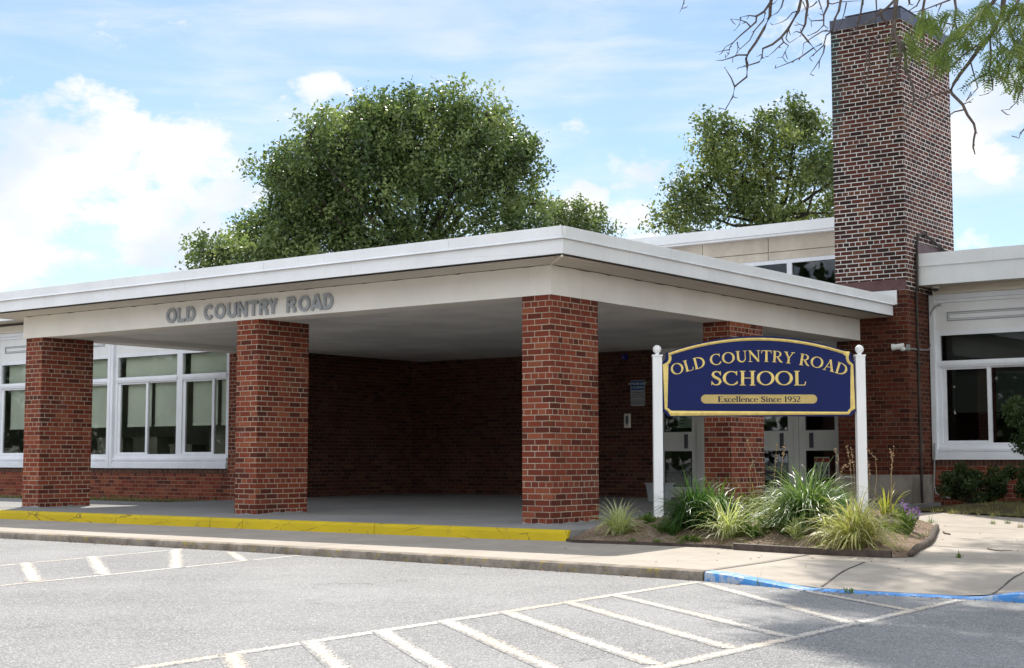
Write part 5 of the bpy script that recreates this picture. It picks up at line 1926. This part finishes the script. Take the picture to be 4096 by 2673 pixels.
while len(pts) < 900:
    x, y = rgn.uniform(2.2, 9), rgn.uniform(3.1, 8.3)
    if y > 3.1 + max(0, (5.3 - x)) * .62:
        pts.append((x, y, walk_z(x, y) + .022))
while len(pts) < 1250:
    x, y = rgn.uniform(-17, -10.2), rgn.uniform(2.65, 4.15)
    pts.append((x, y, .0))
add_tufts(pts, 9, .075, .006, 4)
o = np_mesh('grass', V, Q, 'dry_grass', None, (3, 5, 0), Rn, np.array(U).reshape(-1, 2)); o['kind'] = 'stuff'

for i, (pts_, lab) in enumerate((([(2188, 595), (2230, 603), (2262, 606), (2320, 604)], 'long thin twig lying on the pavement'), ([(1955, 508), (1962, 513), (1988, 517)], 'short thick twig near the timber edging'))):
    W_ = [on_soil(*Z6(*p_)) for p_ in pts_]
    m = MB(); m.tube([(a, b, c_ + .008) for a, b, c_ in W_], [.006, .005, .0045, .002][:len(W_)] if i == 0 else [.012, .010, .008], 6)
    if i == 1:
        m.tube([(W_[0][0], W_[0][1], W_[0][2] + .008), (W_[0][0] - .03, W_[0][1] + .05, W_[0][2] + .02)], [.008, .004], 5)
    tag(m.build('twig', 'bark_grey', None, tuple(W_[0])), lab, 'twig', 'twigs on the pavement')
m = MB()
rg = random.Random(12)
V, Q = [], []
for i in range(160):
    x = rg.uniform(1.5, 8.5); y = rg.uniform(-3.0, 3.0)
    if inside(x, y, BED): continue
    z = walk_z(x, y) + .003
    a = rg.uniform(0, 6.28); L = rg.uniform(.006, .02); w_ = L * .4
    i0 = len(V)
    V += [(x - math.cos(a) * L, y - math.sin(a) * L, z), (x - math.sin(a) * w_, y + math.cos(a) * w_, z + .006), (x + math.cos(a) * L, y + math.sin(a) * L, z + .002), (x + math.sin(a) * w_, y - math.cos(a) * w_, z)]
    Q.append((i0, i0 + 1, i0 + 2, i0 + 3))
for i in range(420):
    x = rg.uniform(-7, 7.5); y = kerb_y(x) - abs(rg.gauss(0, .05)) - .006
    a = rg.uniform(0, 6.28); L = rg.uniform(.004, .015); w_ = L * .5; z = ASZ + .003
    i0 = len(V)
    V += [(x - math.cos(a) * L, y - math.sin(a) * L, z), (x - math.sin(a) * w_, y + math.cos(a) * w_, z + .006), (x + math.cos(a) * L, y + math.sin(a) * L, z + .002), (x + math.sin(a) * w_, y - math.cos(a) * w_, z)]
    Q.append((i0, i0 + 1, i0 + 2, i0 + 3))
o = np_mesh('litter', V, Q, 'dead_leaf', None, (3, 0, 0)); o['kind'] = 'stuff'


# ------------------------------------------------------------------ hedge, shrub
def leaf_cloud(cent, size, seed, aspect=.5):
    rg = np.random.default_rng(seed)
    n = len(cent)
    u = rg.normal(size=(n, 3)); u /= np.linalg.norm(u, axis=1)[:, None]
    v = np.cross(u, rg.normal(size=(n, 3))); v /= np.linalg.norm(v, axis=1)[:, None]
    s = size * rg.uniform(.5, 1.5, n)[:, None]
    cent = np.asarray(cent)
    V = np.stack([cent - u * s, cent + v * s * aspect, cent + u * s, cent - v * s * aspect], 1).reshape(-1, 3)
    Q = np.arange(4 * n).reshape(n, 4)
    return V, Q, rg.random(n)


def shrub(name, label, cat, c0, boxr, n, lsize, seed, group=None, trunk=None):
    t = thing(name, label, cat, c0, 0, group)
    rg = np.random.default_rng(seed)
    P = []
    K = 26
    cs = rg.uniform(-1, 1, (K, 3)) * np.array(boxr) * .8
    for k in range(n):
        c_ = cs[rg.integers(K)]
        d = rg.normal(size=3); d /= np.linalg.norm(d)
        P.append(c_ + d * min(boxr) * (.42 * rg.random() ** .4))
    P = np.array(P)
    P = P[(np.abs(P) <= np.array(boxr) * 1.12).all(1)] + np.array(c0) + np.array([0, 0, boxr[2]])
    V, Q, rn = leaf_cloud(P, lsize, seed + 1)
    np_mesh('foliage', V, Q, 'hedge_leaf', t, c0, rn)
    m = MB()
    for i in range(5):
        a = rg.uniform(0, 6.28)
        m.tube([(c0[0] + .05 * math.cos(a), c0[1] + .05 * math.sin(a), c0[2] - .02), (c0[0] + boxr[0] * .5 * math.cos(a), c0[1] + boxr[1] * .5 * math.sin(a), c0[2] + boxr[2] * 1.2)], [.02, .008], 5)
    m.build('stem', 'bark_dark', t, c0)
    return t


hz = walk_z(2, 7.9) + .03
for (x, y, rx, rz, lab) in ((1.78, 8.05, .52, .29, 'trimmed dark hedge shrub nearest the chimney under the window'), (2.75, 8.0, .62, .30, 'trimmed dark hedge shrub at the right edge under the window')):
    shrub('hedge_shrub', lab, 'shrub', (x, y, hz), (rx, .42, rz), 6500, .022, int(x * 100), 'clipped shrubs under the right windows')
t0 = (3.35, 6.4, .06)
t = thing('small_tree', 'small leafy ornamental tree at the right edge before the window', 'tree', t0)
rgn = np.random.default_rng(77)
P = []
cs = [np.array([3.35, 6.4, 1.16]) + rgn.uniform(-1, 1, 3) * np.array([.36, .3, .34]) for _ in range(22)]
for k in range(4200):
    d = rgn.normal(size=3); d /= np.linalg.norm(d)
    P.append(cs[rgn.integers(22)] + d * .15 * rgn.random() ** .4)
V, Q, rn = leaf_cloud(np.array(P), .024, 78)
np_mesh('crown', V, Q, 'hedge_leaf', t, t0, rn)
m = MB(); m.tube([(3.35, 6.4, .0), (3.37, 6.42, .5), (3.35, 6.4, 1.2)], [.03, .025, .012], 8)
m.tube([(3.37, 6.42, .6), (3.2, 6.35, 1.0)], [.015, .006], 6); m.tube([(3.37, 6.42, .7), (3.5, 6.5, 1.1)], [.015, .006], 6)
m.build('trunk', 'bark_grey', t, t0)


# ------------------------------------------------------------------ trees beyond the school
def far_tree(name, label, dep, lobes, mat, base_px, seed, leaf=.062, dens=1.0, thick=1.0, group='trees beyond the school'):
    """lobes: (x, y, rx, ry) seen from the entrance side, in 1/2380ths of the view; each gets its own depth and becomes a ball of twigs and leaves"""
    rg = np.random.default_rng(seed)
    k = 1.721 * dep / FPX
    fh = np.array([-math.sin(YAW), math.cos(YAW), 0]); rt = np.array([math.cos(YAW), math.sin(YAW), 0])
    bx_ = at_depth(base_px * 1.721, 1838, dep)
    base = np.array([bx_[0], bx_[1], ASZ])
    t = thing(name, label, 'tree', tuple(base), 0, group)
    cents, prn = [], []
    mb_ = MB()
    trunk_top = base + np.array([0, 0, max(2.5, (1068 - max(l[1] + l[3] for l in lobes)) * k + 1.5)])
    mb_.tube([base - (0, 0, .2), base + np.array([.1, 0, 1.2]), trunk_top], [.42, .32, .22], 10)
    wmax = max(l[2] for l in lobes)
    for (x, y, rx, ry) in lobes:
        c_ = at_depth(x * 1.721, (y + 22) * 1.721, dep)
        rd = (rx + ry) / 2 * k * thick
        off = rg.uniform(-1, 1) * k * wmax * (.9 if rx < 70 else .35)
        c_ = c_ + fh * off
        R3 = (rx * k * .88, rd * .92, ry * k * .82)
        vol = R3[0] * R3[1] * R3[2]
        npuff = int(np.clip(62 * (R3[0] * R3[2]), 24, 170) * dens)
        mid = trunk_top + (c_ - trunk_top) * .5 + np.array([0, 0, -.1 * np.linalg.norm(c_ - trunk_top)]) + rg.normal(size=3) * .25
        mb_.tube([trunk_top - (0, 0, .3), mid, c_], [.07, .05, .015], 6)
        for j in range(npuff):
            d = rg.normal(size=3); d /= np.linalg.norm(d)
            r_ = rg.random() ** .33
            p0 = c_ + (rt * d[0] * R3[0] + fh * d[1] * R3[1] + np.array([0, 0, 1.0]) * d[2] * R3[2]) * r_ * .82
            out = d * .75 + np.array([0, 0, .45]) + rg.normal(size=3) * .45
            out /= np.linalg.norm(out)
            L_ = rg.uniform(.45, 1.15) * (.75 if min(R3) < .8 else 1)
            nl = int(rg.uniform(70, 150) * L_)
            tt_ = rg.random(nl) ** .8
            sg_ = (.20 * (1 - .65 * tt_) + .05)[:, None]
            q = p0 + out * (tt_ * L_)[:, None] + rg.normal(size=(nl, 3)) * sg_
            cents.append(q); prn.append(np.full(nl, rg.random()))
            if j % 3 == 0:
                mb_.tube([c_ + (p0 - c_) * .1, c_ + (p0 - c_) * .6 + rg.normal(size=3) * .1, p0 + out * L_ * .6], [.03, .02, .006], 4, cap=False)
    cents = np.concatenate(cents)
    V, Q, rn = leaf_cloud(cents, leaf, seed + 9, .55)
    rn = np.clip(.62 * np.concatenate(prn) + .38 * rn, 0, 1)
    np_mesh('crown', V, Q, mat, t, tuple(base), rn)
    mb_.build('trunk', 'bark_dark', t, tuple(base), smooth=True)
    return len(cents)


OAK = [(640, 500, 75, 70), (660, 570, 95, 50), (560, 535, 60, 46), (600, 590, 90, 40), (530, 590, 60, 32), (500, 572, 40, 26), (485, 600, 34, 20), (960, 310, 150, 115), (835, 340, 120, 100), (1110, 320, 100, 90),
       (1175, 300, 52, 56), (752, 405, 105, 110), (905, 252, 55, 48), (1022, 250, 48, 50), (965, 262, 70, 55), (655, 398, 44, 40), (690, 430, 70, 75), (700, 375, 62, 62), (720, 520, 125, 90), (900, 440, 160, 110), (1075, 430, 140, 110),
       (1190, 400, 75, 100), (1236, 440, 50, 55), (1180, 520, 115, 55), (860, 550, 160, 55), (1010, 545, 130, 50), (730, 335, 60, 55), (1205, 350, 48, 50), (1140, 275, 55, 42), (760, 470, 110, 80), (850, 285, 70, 55), (790, 300, 50, 45), (1080, 275, 60, 50)]
NL = far_tree('oak_tree', 'large spreading oak rising over the canopy roof', 46.0, OAK, 'oak_leaf', 960, 21, dens=.8)
NL += far_tree('oak_tree', 'small light tree at the right foot of the large oak', 52.0, [(1330, 500, 48, 34), (1375, 510, 32, 26), (1290, 520, 45, 40), (1320, 540, 70, 30)], 'oak_leaf', 1325, 22, dens=.8)
OAK2 = [(1862, 278, 48, 42), (1895, 300, 45, 50), (1790, 310, 60, 42), (1735, 300, 42, 32), (1665, 298, 42, 30), (1700, 340, 45, 36), (1640, 338, 28, 18), (1800, 390, 100, 70), (1890, 380, 50, 60), (1640, 410, 30, 16),
        (1735, 400, 60, 50), (1595, 435, 34, 30), (1620, 480, 55, 36), (1560, 495, 34, 26), (1700, 470, 80, 50), (1810, 490, 90, 50), (1905, 480, 40, 50), (1855, 255, 26, 22), (1960, 380, 60, 110), (1975, 480, 60, 60)]
NL += far_tree('oak_tree', 'rounded tree behind the taller block beside the chimney', 48.0, OAK2, 'oak_leaf_warm', 1800, 23, dens=.75)

# ------------------------------------------------------------------ honey locust standing right of the picture
ZA_ = lambda a, b: (2700 + .3361 * a, .3361 * b)
ZB_ = lambda a, b: (3400 + .3219 * a, .3219 * b)
LB = (8.7, 2.2, walk_z(8.7, 2.2))
loc_t = thing('locust_tree', 'honey locust with bare drooping twigs and feathery leaves overhanging from the right', 'tree', LB)
BR = [
    # (zoom, depth, radius mm, points)
    (ZA_, 12.6, 13, [(1160, -90), (1135, 60), (1130, 190), (1060, 340), (960, 510), (880, 620), (845, 700), (860, 800), (855, 915), (710, 1030), (690, 1150), (600, 1305), (530, 1285)]),
    (ZA_, 12.6, 10, [(1150, 10), (1060, 140), (970, 195), (965, 260), (900, 320), (770, 430), (690, 510), (600, 560)]),
    (ZA_, 12.6, 6, [(970, 195), (880, 185), (780, 205)]), (ZA_, 12.6, 6, [(900, 320), (850, 265), (780, 240), (660, 225)]), (ZA_, 12.6, 5, [(785, 210), (770, 290), (715, 360)]),
    (ZA_, 12.6, 6, [(1075, 150), (1055, 240), (950, 360), (890, 480), (780, 580), (735, 620)]), (ZA_, 12.6, 7, [(860, 655), (750, 655), (660, 690), (560, 720), (485, 720)]),
    (ZA_, 12.6, 5, [(740, 500), (750, 560), (735, 640), (690, 690)]), (ZA_, 12.6, 5, [(690, 510), (655, 560), (640, 640), (600, 690)]), (ZA_, 12.6, 4, [(655, 590), (570, 605), (470, 625)]),
    (ZA_, 12.2, 12, [(1520, -90), (1470, 130), (1350, 340), (1260, 450), (1160, 530), (1045, 580), (1035, 690), (1000, 740), (870, 780), (750, 810)]),
    (ZA_, 12.2, 6, [(1270, 450), (1290, 500), (1350, 545), (1310, 620), (1280, 680), (1210, 690)]), (ZA_, 12.2, 5, [(1290, 505), (1230, 560), (1170, 620), (1110, 670)]), (ZA_, 12.2, 4, [(1030, 650), (965, 680)]),
    (ZA_, 12.2, 5, [(1470, 130), (1400, 150), (1330, 230), (1270, 265), (1165, 300)]), (ZA_, 12.2, 5, [(1350, 340), (1320, 460), (1360, 510), (1400, 490), (1500, 420)]),
    (ZA_, 12.6, 6, [(710, 1030), (670, 930), (620, 850), (590, 800)]),
    (ZA_, 12.4, 7, [(1310, -80), (1270, 80), (1220, 150), (1150, 190)]),
    (ZA_, 12.0, 10, [(1550, -90), (1580, 60), (1560, 200), (1550, 290), (1500, 390), (1590, 500), (1650, 570), (1500, 680), (1380, 740), (1190, 815)]),
    (ZA_, 12.0, 5, [(1500, 390), (1440, 375), (1400, 400)]), (ZA_, 12.0, 4, [(1540, 310), (1480, 290), (1420, 250)]), (ZA_, 12.0, 5, [(1520, 20), (1550, 90), (1500, 130)]),
    (ZA_, 11.9, 9, [(1820, -90), (1820, 70), (1770, 180), (1770, 300), (1690, 380), (1580, 430)]), (ZA_, 11.9, 5, [(1770, 240), (1620, 250), (1570, 190)]), (ZA_, 11.9, 6, [(1680, -80), (1740, 90), (1765, 170)]),
    (ZA_, 11.9, 5, [(1690, 20), (1640, 70), (1590, 90), (1490, 150)]),
    (ZA_, 11.7, 9, [(1990, -90), (1950, 130), (1900, 230), (1870, 370), (1800, 420), (1770, 540), (1660, 640), (1600, 690)]), (ZA_, 11.7, 6, [(1780, 540), (1770, 620), (1720, 720), (1660, 810), (1610, 880)]),
    (ZA_, 11.7, 5, [(1860, 370), (1760, 370), (1660, 430), (1530, 520), (1520, 640), (1490, 680)]), (ZA_, 11.7, 5, [(1750, 520), (1650, 570)]), (ZA_, 11.7, 5, [(1830, 40), (1870, 50), (1960, 25), (2110, 15), (2240, 10)]),
    (ZA_, 12.8, 5, [(115, -90), (105, 30), (80, 100), (50, 165)]), (ZA_, 11.8, 5, [(2040, 30), (2020, 130), (1980, 280), (1920, 370)]),
    (ZA_, 11.6, 7, [(2250, -80), (2220, 100), (2190, 260), (2160, 330), (2080, 420), (2030, 510)]),
    (ZB_, 11.3, 16, [(585, -130), (560, 150), (545, 330), (560, 460), (610, 560), (630, 700), (600, 870), (570, 1000), (535, 1150)]),
    (ZB_, 11.3, 13, [(570, 460), (660, 580), (690, 680), (690, 880), (740, 960), (790, 1120), (790, 1280), (760, 1380), (740, 1430)]),
    (ZB_, 11.4, 11, [(620, -60), (470, 90), (360, 180), (230, 280), (0, 360)]), (ZB_, 11.4, 9, [(375, 110), (400, 230), (470, 300), (330, 470), (240, 620), (240, 850), (180, 1040), (190, 1210)]),
    (ZB_, 11.4, 5, [(210, 640), (200, 800), (160, 960), (90, 1100), (0, 1170)]), (ZB_, 11.3, 8, [(545, 330), (500, 520), (490, 700), (480, 900), (400, 1150)]), (ZB_, 11.3, 6, [(600, 800), (480, 930), (340, 1080)]),
    (ZB_, 11.5, 6, [(165, -60), (130, 150), (95, 300), (80, 500)]), (ZB_, 11.5, 6, [(320, -60), (330, 120), (310, 330), (200, 420)]),
    (ZB_, 11.6, 9, [(945, -110), (900, 150), (890, 260), (910, 400), (910, 580), (830, 690), (730, 880)]), (ZB_, 11.6, 9, [(715, -110), (740, 50), (710, 80)]),
    (ZB_, 11.6, 6, [(895, -60), (830, 70), (740, 130), (640, 150)]),
    (ZB_, 11.0, 15, [(1880, -110), (1760, 50), (1600, 190), (1480, 310), (1440, 380), (1380, 480), (1330, 560), (1160, 640), (1060, 690)]),
    (ZB_, 11.1, 9, [(1285, -110), (1320, 120), (1300, 270), (1340, 380), (1370, 500)]), (ZB_, 11.1, 6, [(1300, 310), (1200, 290), (1000, 230), (870, 290)]), (ZB_, 11.1, 6, [(1290, 320), (1250, 420), (1180, 560)]),
    (ZB_, 10.8, 16, [(1930, -130), (1890, 180), (1800, 360), (1720, 480), (1600, 610), (1510, 740), (1370, 920), (1290, 1040), (1250, 1130), (1270, 1170), (1400, 1300), (1460, 1430), (1540, 1540), (1560, 1632), (1540, 1722), (1530, 1832), (1555, 1922)]),
    (ZB_, 10.8, 8, [(1720, 480), (1560, 580), (1400, 690), (1280, 820), (1130, 900), (1000, 960), (870, 1020)]), (ZB_, 10.8, 8, [(1250, 1140), (1080, 1170), (950, 1220), (810, 1250), (700, 1290), (640, 1295)]),
    (ZB_, 10.8, 5, [(1415, 1365), (1300, 1390), (1240, 1430), (1150, 1490), (1050, 1495)]), (ZB_, 10.8, 4, [(1400, 1300), (1470, 1270), (1525, 1230)]), (ZB_, 10.8, 4, [(950, 1220), (1000, 1120), (1020, 1000), (1070, 830), (1160, 740)]),
    (ZB_, 10.6, 12, [(2150, -110), (2040, 110), (1930, 260), (1840, 400), (1740, 470)]), (ZB_, 10.7, 7, [(1740, 480), (1750, 700), (1730, 880), (1770, 1000), (1775, 1120), (1720, 1160), (1620, 1190)]),
    (ZB_, 10.7, 6, [(1730, 900), (1560, 990), (1440, 1070), (1320, 1120)]), (ZB_, 10.8, 5, [(1500, 780), (1540, 930), (1590, 1090), (1500, 1200), (1440, 1260)]), (ZB_, 10.7, 4, [(1760, 990), (1640, 1000), (1540, 1015)]),
    (ZB_, 10.5, 8, [(1960, 240), (2000, 400), (2050, 560), (2010, 760), (1930, 850)]), (ZB_, 10.5, 5, [(2240, 780), (2162, 830), (2050, 890), (1840, 960)]), (ZB_, 10.4, 5, [(2260, 1000), (2162, 1090), (2110, 1160), (2070, 1270), (1980, 1360), (1880, 1370)]),
    (ZB_, 10.4, 6, [(2260, 1500), (2162, 1610), (2120, 1650), (2100, 1720), (2010, 1690)]), (ZB_, 10.8, 7, [(1290, -60), (1240, 0), (1080, 60), (900, 130), (750, 160)]), (ZB_, 10.8, 5, [(1140, 40), (1070, 210)]),
    (ZB_, 10.5, 7, [(2260, 20), (2130, 180), (2040, 200), (1980, 260)]), (ZB_, 10.4, 9, [(2300, 380), (2162, 420), (2060, 560)]),
]
rg = random.Random(99)
tw = MB()
tops = []
drop_ends = []
for (zf_, dep, rad, pts) in BR:
    P = [at_depth(*zf_(*p_), dep) for p_ in pts]
    n = len(P)
    # a little real depth: the twig wanders towards and away from the picture plane
    ph = rg.uniform(0, 6.28)
    fine, rads = [], []
    for i in range(n - 1):
        L = np.linalg.norm(P[i + 1] - P[i])
        sub = max(1, int(L / .09))
        for s in range(sub):
            t = s / sub
            q = P[i] + (P[i + 1] - P[i]) * t
            j = .006 if s else 0
            fine.append(q + np.array([rg.gauss(0, j), rg.gauss(0, j), rg.gauss(0, j)]))
            g = (i + t) / (n - 1)
            rads.append(rad / 1000 * (1 - .70 * g) * 1.22)
    fine.append(P[-1]); rads.append(rad / 1000 * .22)
    tw.tube(fine, rads, 6 if rad > 7 else 5)
    if pts[0][1] < -50 or pts[0][0] > 2200:
        tops.append((P[0], rad / 1000))
    # knobbly spur shoots
    for i in range(1, len(fine)):
        if rg.random() < .55:
            d = Vector((rg.gauss(0, 1), rg.gauss(0, 1), rg.gauss(-.2, .8))).normalized()
            L = rg.uniform(.012, .05) if rg.random() < .8 else rg.uniform(.05, .11)
            q = Vector(fine[i])
            tw.tube([q, q + d * L * .6 + Vector((0, 0, -.1 * L)), q + d * L], [max(.0034, rads[i] * .55), .0036, .0018], 4)
tw_ob = tw.build('twig', 'twig_bark', loc_t, LB, smooth=True)
# trunk and limbs
tr = MB()
fork = np.array([8.75, 2.1, 3.6])
tr.tube([np.array(LB) - (0, 0, .2), np.array(LB) + (.02, 0, .5), np.array([8.72, 2.12, 2.0]), fork], [.24, .19, .16, .15], 12)
limb_pts = []
def limb(pts, r0, r1):
    n = len(pts)
    tr.tube(pts, [r0 + (r1 - r0) * i / (n - 1) for i in range(n)], 8)
    for a, b in zip(pts, pts[1:]):
        for t in np.linspace(0, 1, 6):
            limb_pts.append(np.array(a) + (np.array(b) - np.array(a)) * t)
limb([fork, (8.0, 1.5, 4.9), (6.9, .9, 5.75), (5.6, .2, 6.0), (4.2, -.5, 6.05), (3.0, -1.1, 5.85)], .11, .03)
limb([fork, (8.1, 1.0, 5.2), (7.4, -.3, 6.1), (6.6, -1.6, 6.7), (5.8, -2.9, 6.8)], .10, .03)
limb([fork, (8.9, 1.9, 5.5), (8.8, 1.2, 7.4), (8.6, .6, 9.0)], .11, .03)
limb([fork, (9.6, 1.3, 5.0), (10.6, .4, 6.3), (11.4, -.8, 6.9)], .10, .03)
limb([fork, (9.3, 3.0, 5.2), (9.6, 4.4, 6.6)], .09, .03)
limb([(8.9, 1.9, 5.5), (7.4, 2.7, 6.9), (4.6, 3.6, 8.2), (1.6, 4.6, 8.9), (-.8, 5.3, 8.9)], .09, .025)
limb([(8.9, 1.9, 5.5), (6.6, 1.7, 7.6), (3.4, 2.0, 8.8), (.6, 2.3, 9.1), (-.9, 3.6, 9.1)], .09, .025)
limb([(3.4, 2.0, 8.8), (2.2, .6, 8.6), (1.3, -.6, 8.4)], .05, .02)
limb([(9.3, 3.0, 5.2), (8.6, 4.0, 6.2), (7.4, 4.8, 7.0)], .06, .02)
limb([(9.3, 3.0, 5.2), (10.6, 3.2, 5.9), (12.0, 3.4, 6.2)], .06, .02)
limb([(8.0, 1.5, 4.9), (7.5, 1.4, 5.6), (6.6, 1.6, 6.6), (5.6, 1.4, 7.2)], .06, .02)
LPs = np.array(limb_pts)
for (q, r_) in tops:
    d = LPs - q
    d2 = (d ** 2).sum(1) + np.where(LPs[:, 2] < q[2] + .15, 50, 0)
    a = LPs[int(d2.argmin())]
    mid = q + (a - q) * .5 + np.array([rg.uniform(-.1, .1), rg.uniform(-.1, .1), .22])
    tr.tube([a, a + (mid - a) * .5 + (0, 0, .08), mid, q], [r_ * 1.9, r_ * 1.7, r_ * 1.4, r_ * 1.1], 6)
tr.build('trunk', 'bark_grey', loc_t, LB, smooth=True)

# feathery leaves: a rachis with two rows of leaflets, hanging in sprays
LV, LQ, LR = [], [], []
rgl = np.random.default_rng(31)
def pinnate(q, d, L=.13, np_=9, rnd=0, k=1.0):
    d = d / np.linalg.norm(d)
    s = np.cross(d, rgl.normal(size=3)); s /= np.linalg.norm(s)
    c0 = len(LV)
    p = np.array(q, float)
    st = L / np_
    for i in range(np_):
        p = p + d * st
        d = d + np.array([0, 0, -.07]); d /= np.linalg.norm(d)
        ll = .023 * k * (1 - .35 * abs(i / np_ - .45)) * rgl.uniform(.85, 1.15)
        for sg_ in (1, -1):
            a = s * sg_ * .92 + d * .38
            i0 = len(LV)
            LV.extend([p, p + a * ll * .5 + d * ll * .20, p + a * ll, p + a * ll * .5 - d * ll * .20])
            LQ.append((i0, i0 + 1, i0 + 2, i0 + 3)); LR.append(rnd)


def spray(c, r, n, k=1.0):
    for _ in range(n):
        q = np.array(c) + rgl.normal(size=3) * np.array([r[0], r[0], r[1]]) * .5
        d = np.array([rgl.normal() * .6, rgl.normal() * .6, -.75 + rgl.normal() * .35])
        pinnate(q, d, rgl.uniform(.09, .16) * k, int(rgl.integers(7, 11)), rgl.random(), k)


for (x0, x1, y0, y1, n, dep) in ((640, 830, 330, 570, 55, 11.3), (930, 1230, 560, 800, 80, 11.0), (760, 1010, 60, 230, 22, 11.3), (880, 1120, 200, 420, 40, 11.3), (1150, 1440, 110, 340, 62, 11.0), (1200, 1480, 340, 680, 95, 10.9),
                                 (1520, 1820, 0, 220, 70, 10.9), (1440, 1760, 200, 470, 60, 10.8), (1640, 1940, 520, 940, 95, 10.7), (1840, 2180, 250, 640, 120, 10.5), (1960, 2180, 620, 840, 70, 10.5), (1900, 2200, 0, 280, 80, 10.6), (1650, 1780, 80, 300, 25, 10.8),
                                 (2180, 2500, 0, 900, 160, 10.4), (2130, 2162, 960, 1010, 4, 10.5)):
    for _ in range(max(3, int(n * .075))):
        a = (x0 + x1) / 2 + (x1 - x0) * .5 * rgl.uniform(-.9, .9)
        b = (y0 + y1) / 2 + (y1 - y0) * .5 * rgl.uniform(-1.0, .7)
        q = at_depth(*ZB_(a, b), dep + rgl.normal() * .2)
        a0 = rgl.uniform(0, 6.28)
        for l_ in range(int(rgl.integers(4, 8))):
            az = a0 + l_ * 1.3 + rgl.normal() * .3
            d = np.array([math.cos(az) * .75, math.sin(az) * .75, -.55 + rgl.normal() * .25])
            pinnate(q + rgl.normal(size=3) * .02, d, rgl.uniform(.12, .19), int(rgl.integers(8, 12)), rgl.random(), 1.55)
# the crown above the picture: sprays along the limbs, thick enough to throw the dappled shade
SD = np.array(SUN_DIR)
def crown_ok(q):
    """keep the sprays out of the picture: they hang above its upper edge or right of it"""
    d = q - CAM
    f = d @ _F
    if f < .3: return True
    px = 2048 + FPX * (d @ _R) / f; py = 1336.5 - FPX * (d @ _U) / f
    return py < -420 or px > 4300
cnt = 0
while cnt < 2100:
    # shade falls on the pavement corner and the parking bay: spread the sprays up the sun's direction from there
    gx, gy = (rgl.uniform(3.4, 12.5), rgl.uniform(-10.5, 1.2)) if cnt % 2 else (rgl.uniform(3.9, 7.6), rgl.uniform(-7.4, 1.05))
    if gy > 1.05: continue
    edge = lerp_tab([(-10.5, 9.5), (-8, 8.2), (-7.1, 6.9), (-6.3, 5.9), (-5.1, 5.15), (-4.25, 5.1), (-3, 4.6), (-2, 4.1), (-.5, 4.4), (1.1, 4.4)], gy)
    if gx < edge + abs(rgl.normal()) * .35: continue
    h = rgl.uniform(5.3, 9.9)
    q = np.array([gx, gy, -.15]) + SD / SD[2] * h
    if not crown_ok(q): continue
    dmin = np.sqrt(((LPs - q) ** 2).sum(1)).min()
    if dmin > 2.3: continue
    # density: gaps between boughs
    g = math.sin(gx * 2.9 + 1.5 * math.sin(gy * 1.9)) + math.sin(gy * 4.1 + gx * 1.3)
    if g < .25 and rgl.random() < .90: continue
    spray(q, (.27, .18), 19, 1.9)
    cnt += 1
for a in LPs[::2]:
    for _ in range(6):
        q = a + rgl.normal(size=3) * np.array([.9, .9, .6])
        if crown_ok(q) and q[2] > 4.2 and q[0] > 6.3: spray(q, (.5, .4), 9, 1.35)
np_mesh('crown', np.array(LV), LQ, 'locust_leaf', loc_t, LB, LR)
print('leaves', NL, len(LQ))

# ------------------------------------------------------------------ wood added behind the photographer to darken the window glass and block low sky
rgw = np.random.default_rng(404)
P = []
for k in range(95):
    x = rgw.uniform(-125, 60); y = -46 + rgw.uniform(-7, 5) - (.10 * abs(x + 30)); h = rgw.uniform(7.5, 12.5)
    for j in range(16):
        c_ = np.array([x + rgw.normal() * 1.5, y + rgw.normal() * 1.5, ASZ + h * rgw.uniform(.12, .95)])
        d = rgw.normal(size=(34, 3)); d /= np.linalg.norm(d, axis=1)[:, None]
        P.append(c_ + d * (1.7 * rgw.random(34) ** .4)[:, None])
V, Q, rn = leaf_cloud(np.concatenate(P), .38, 405, .6)
wd = np_mesh('added_wood', V, Q, 'hedge_leaf', None, (-30, -46, 0), rn)
wd['kind'] = 'stuff'
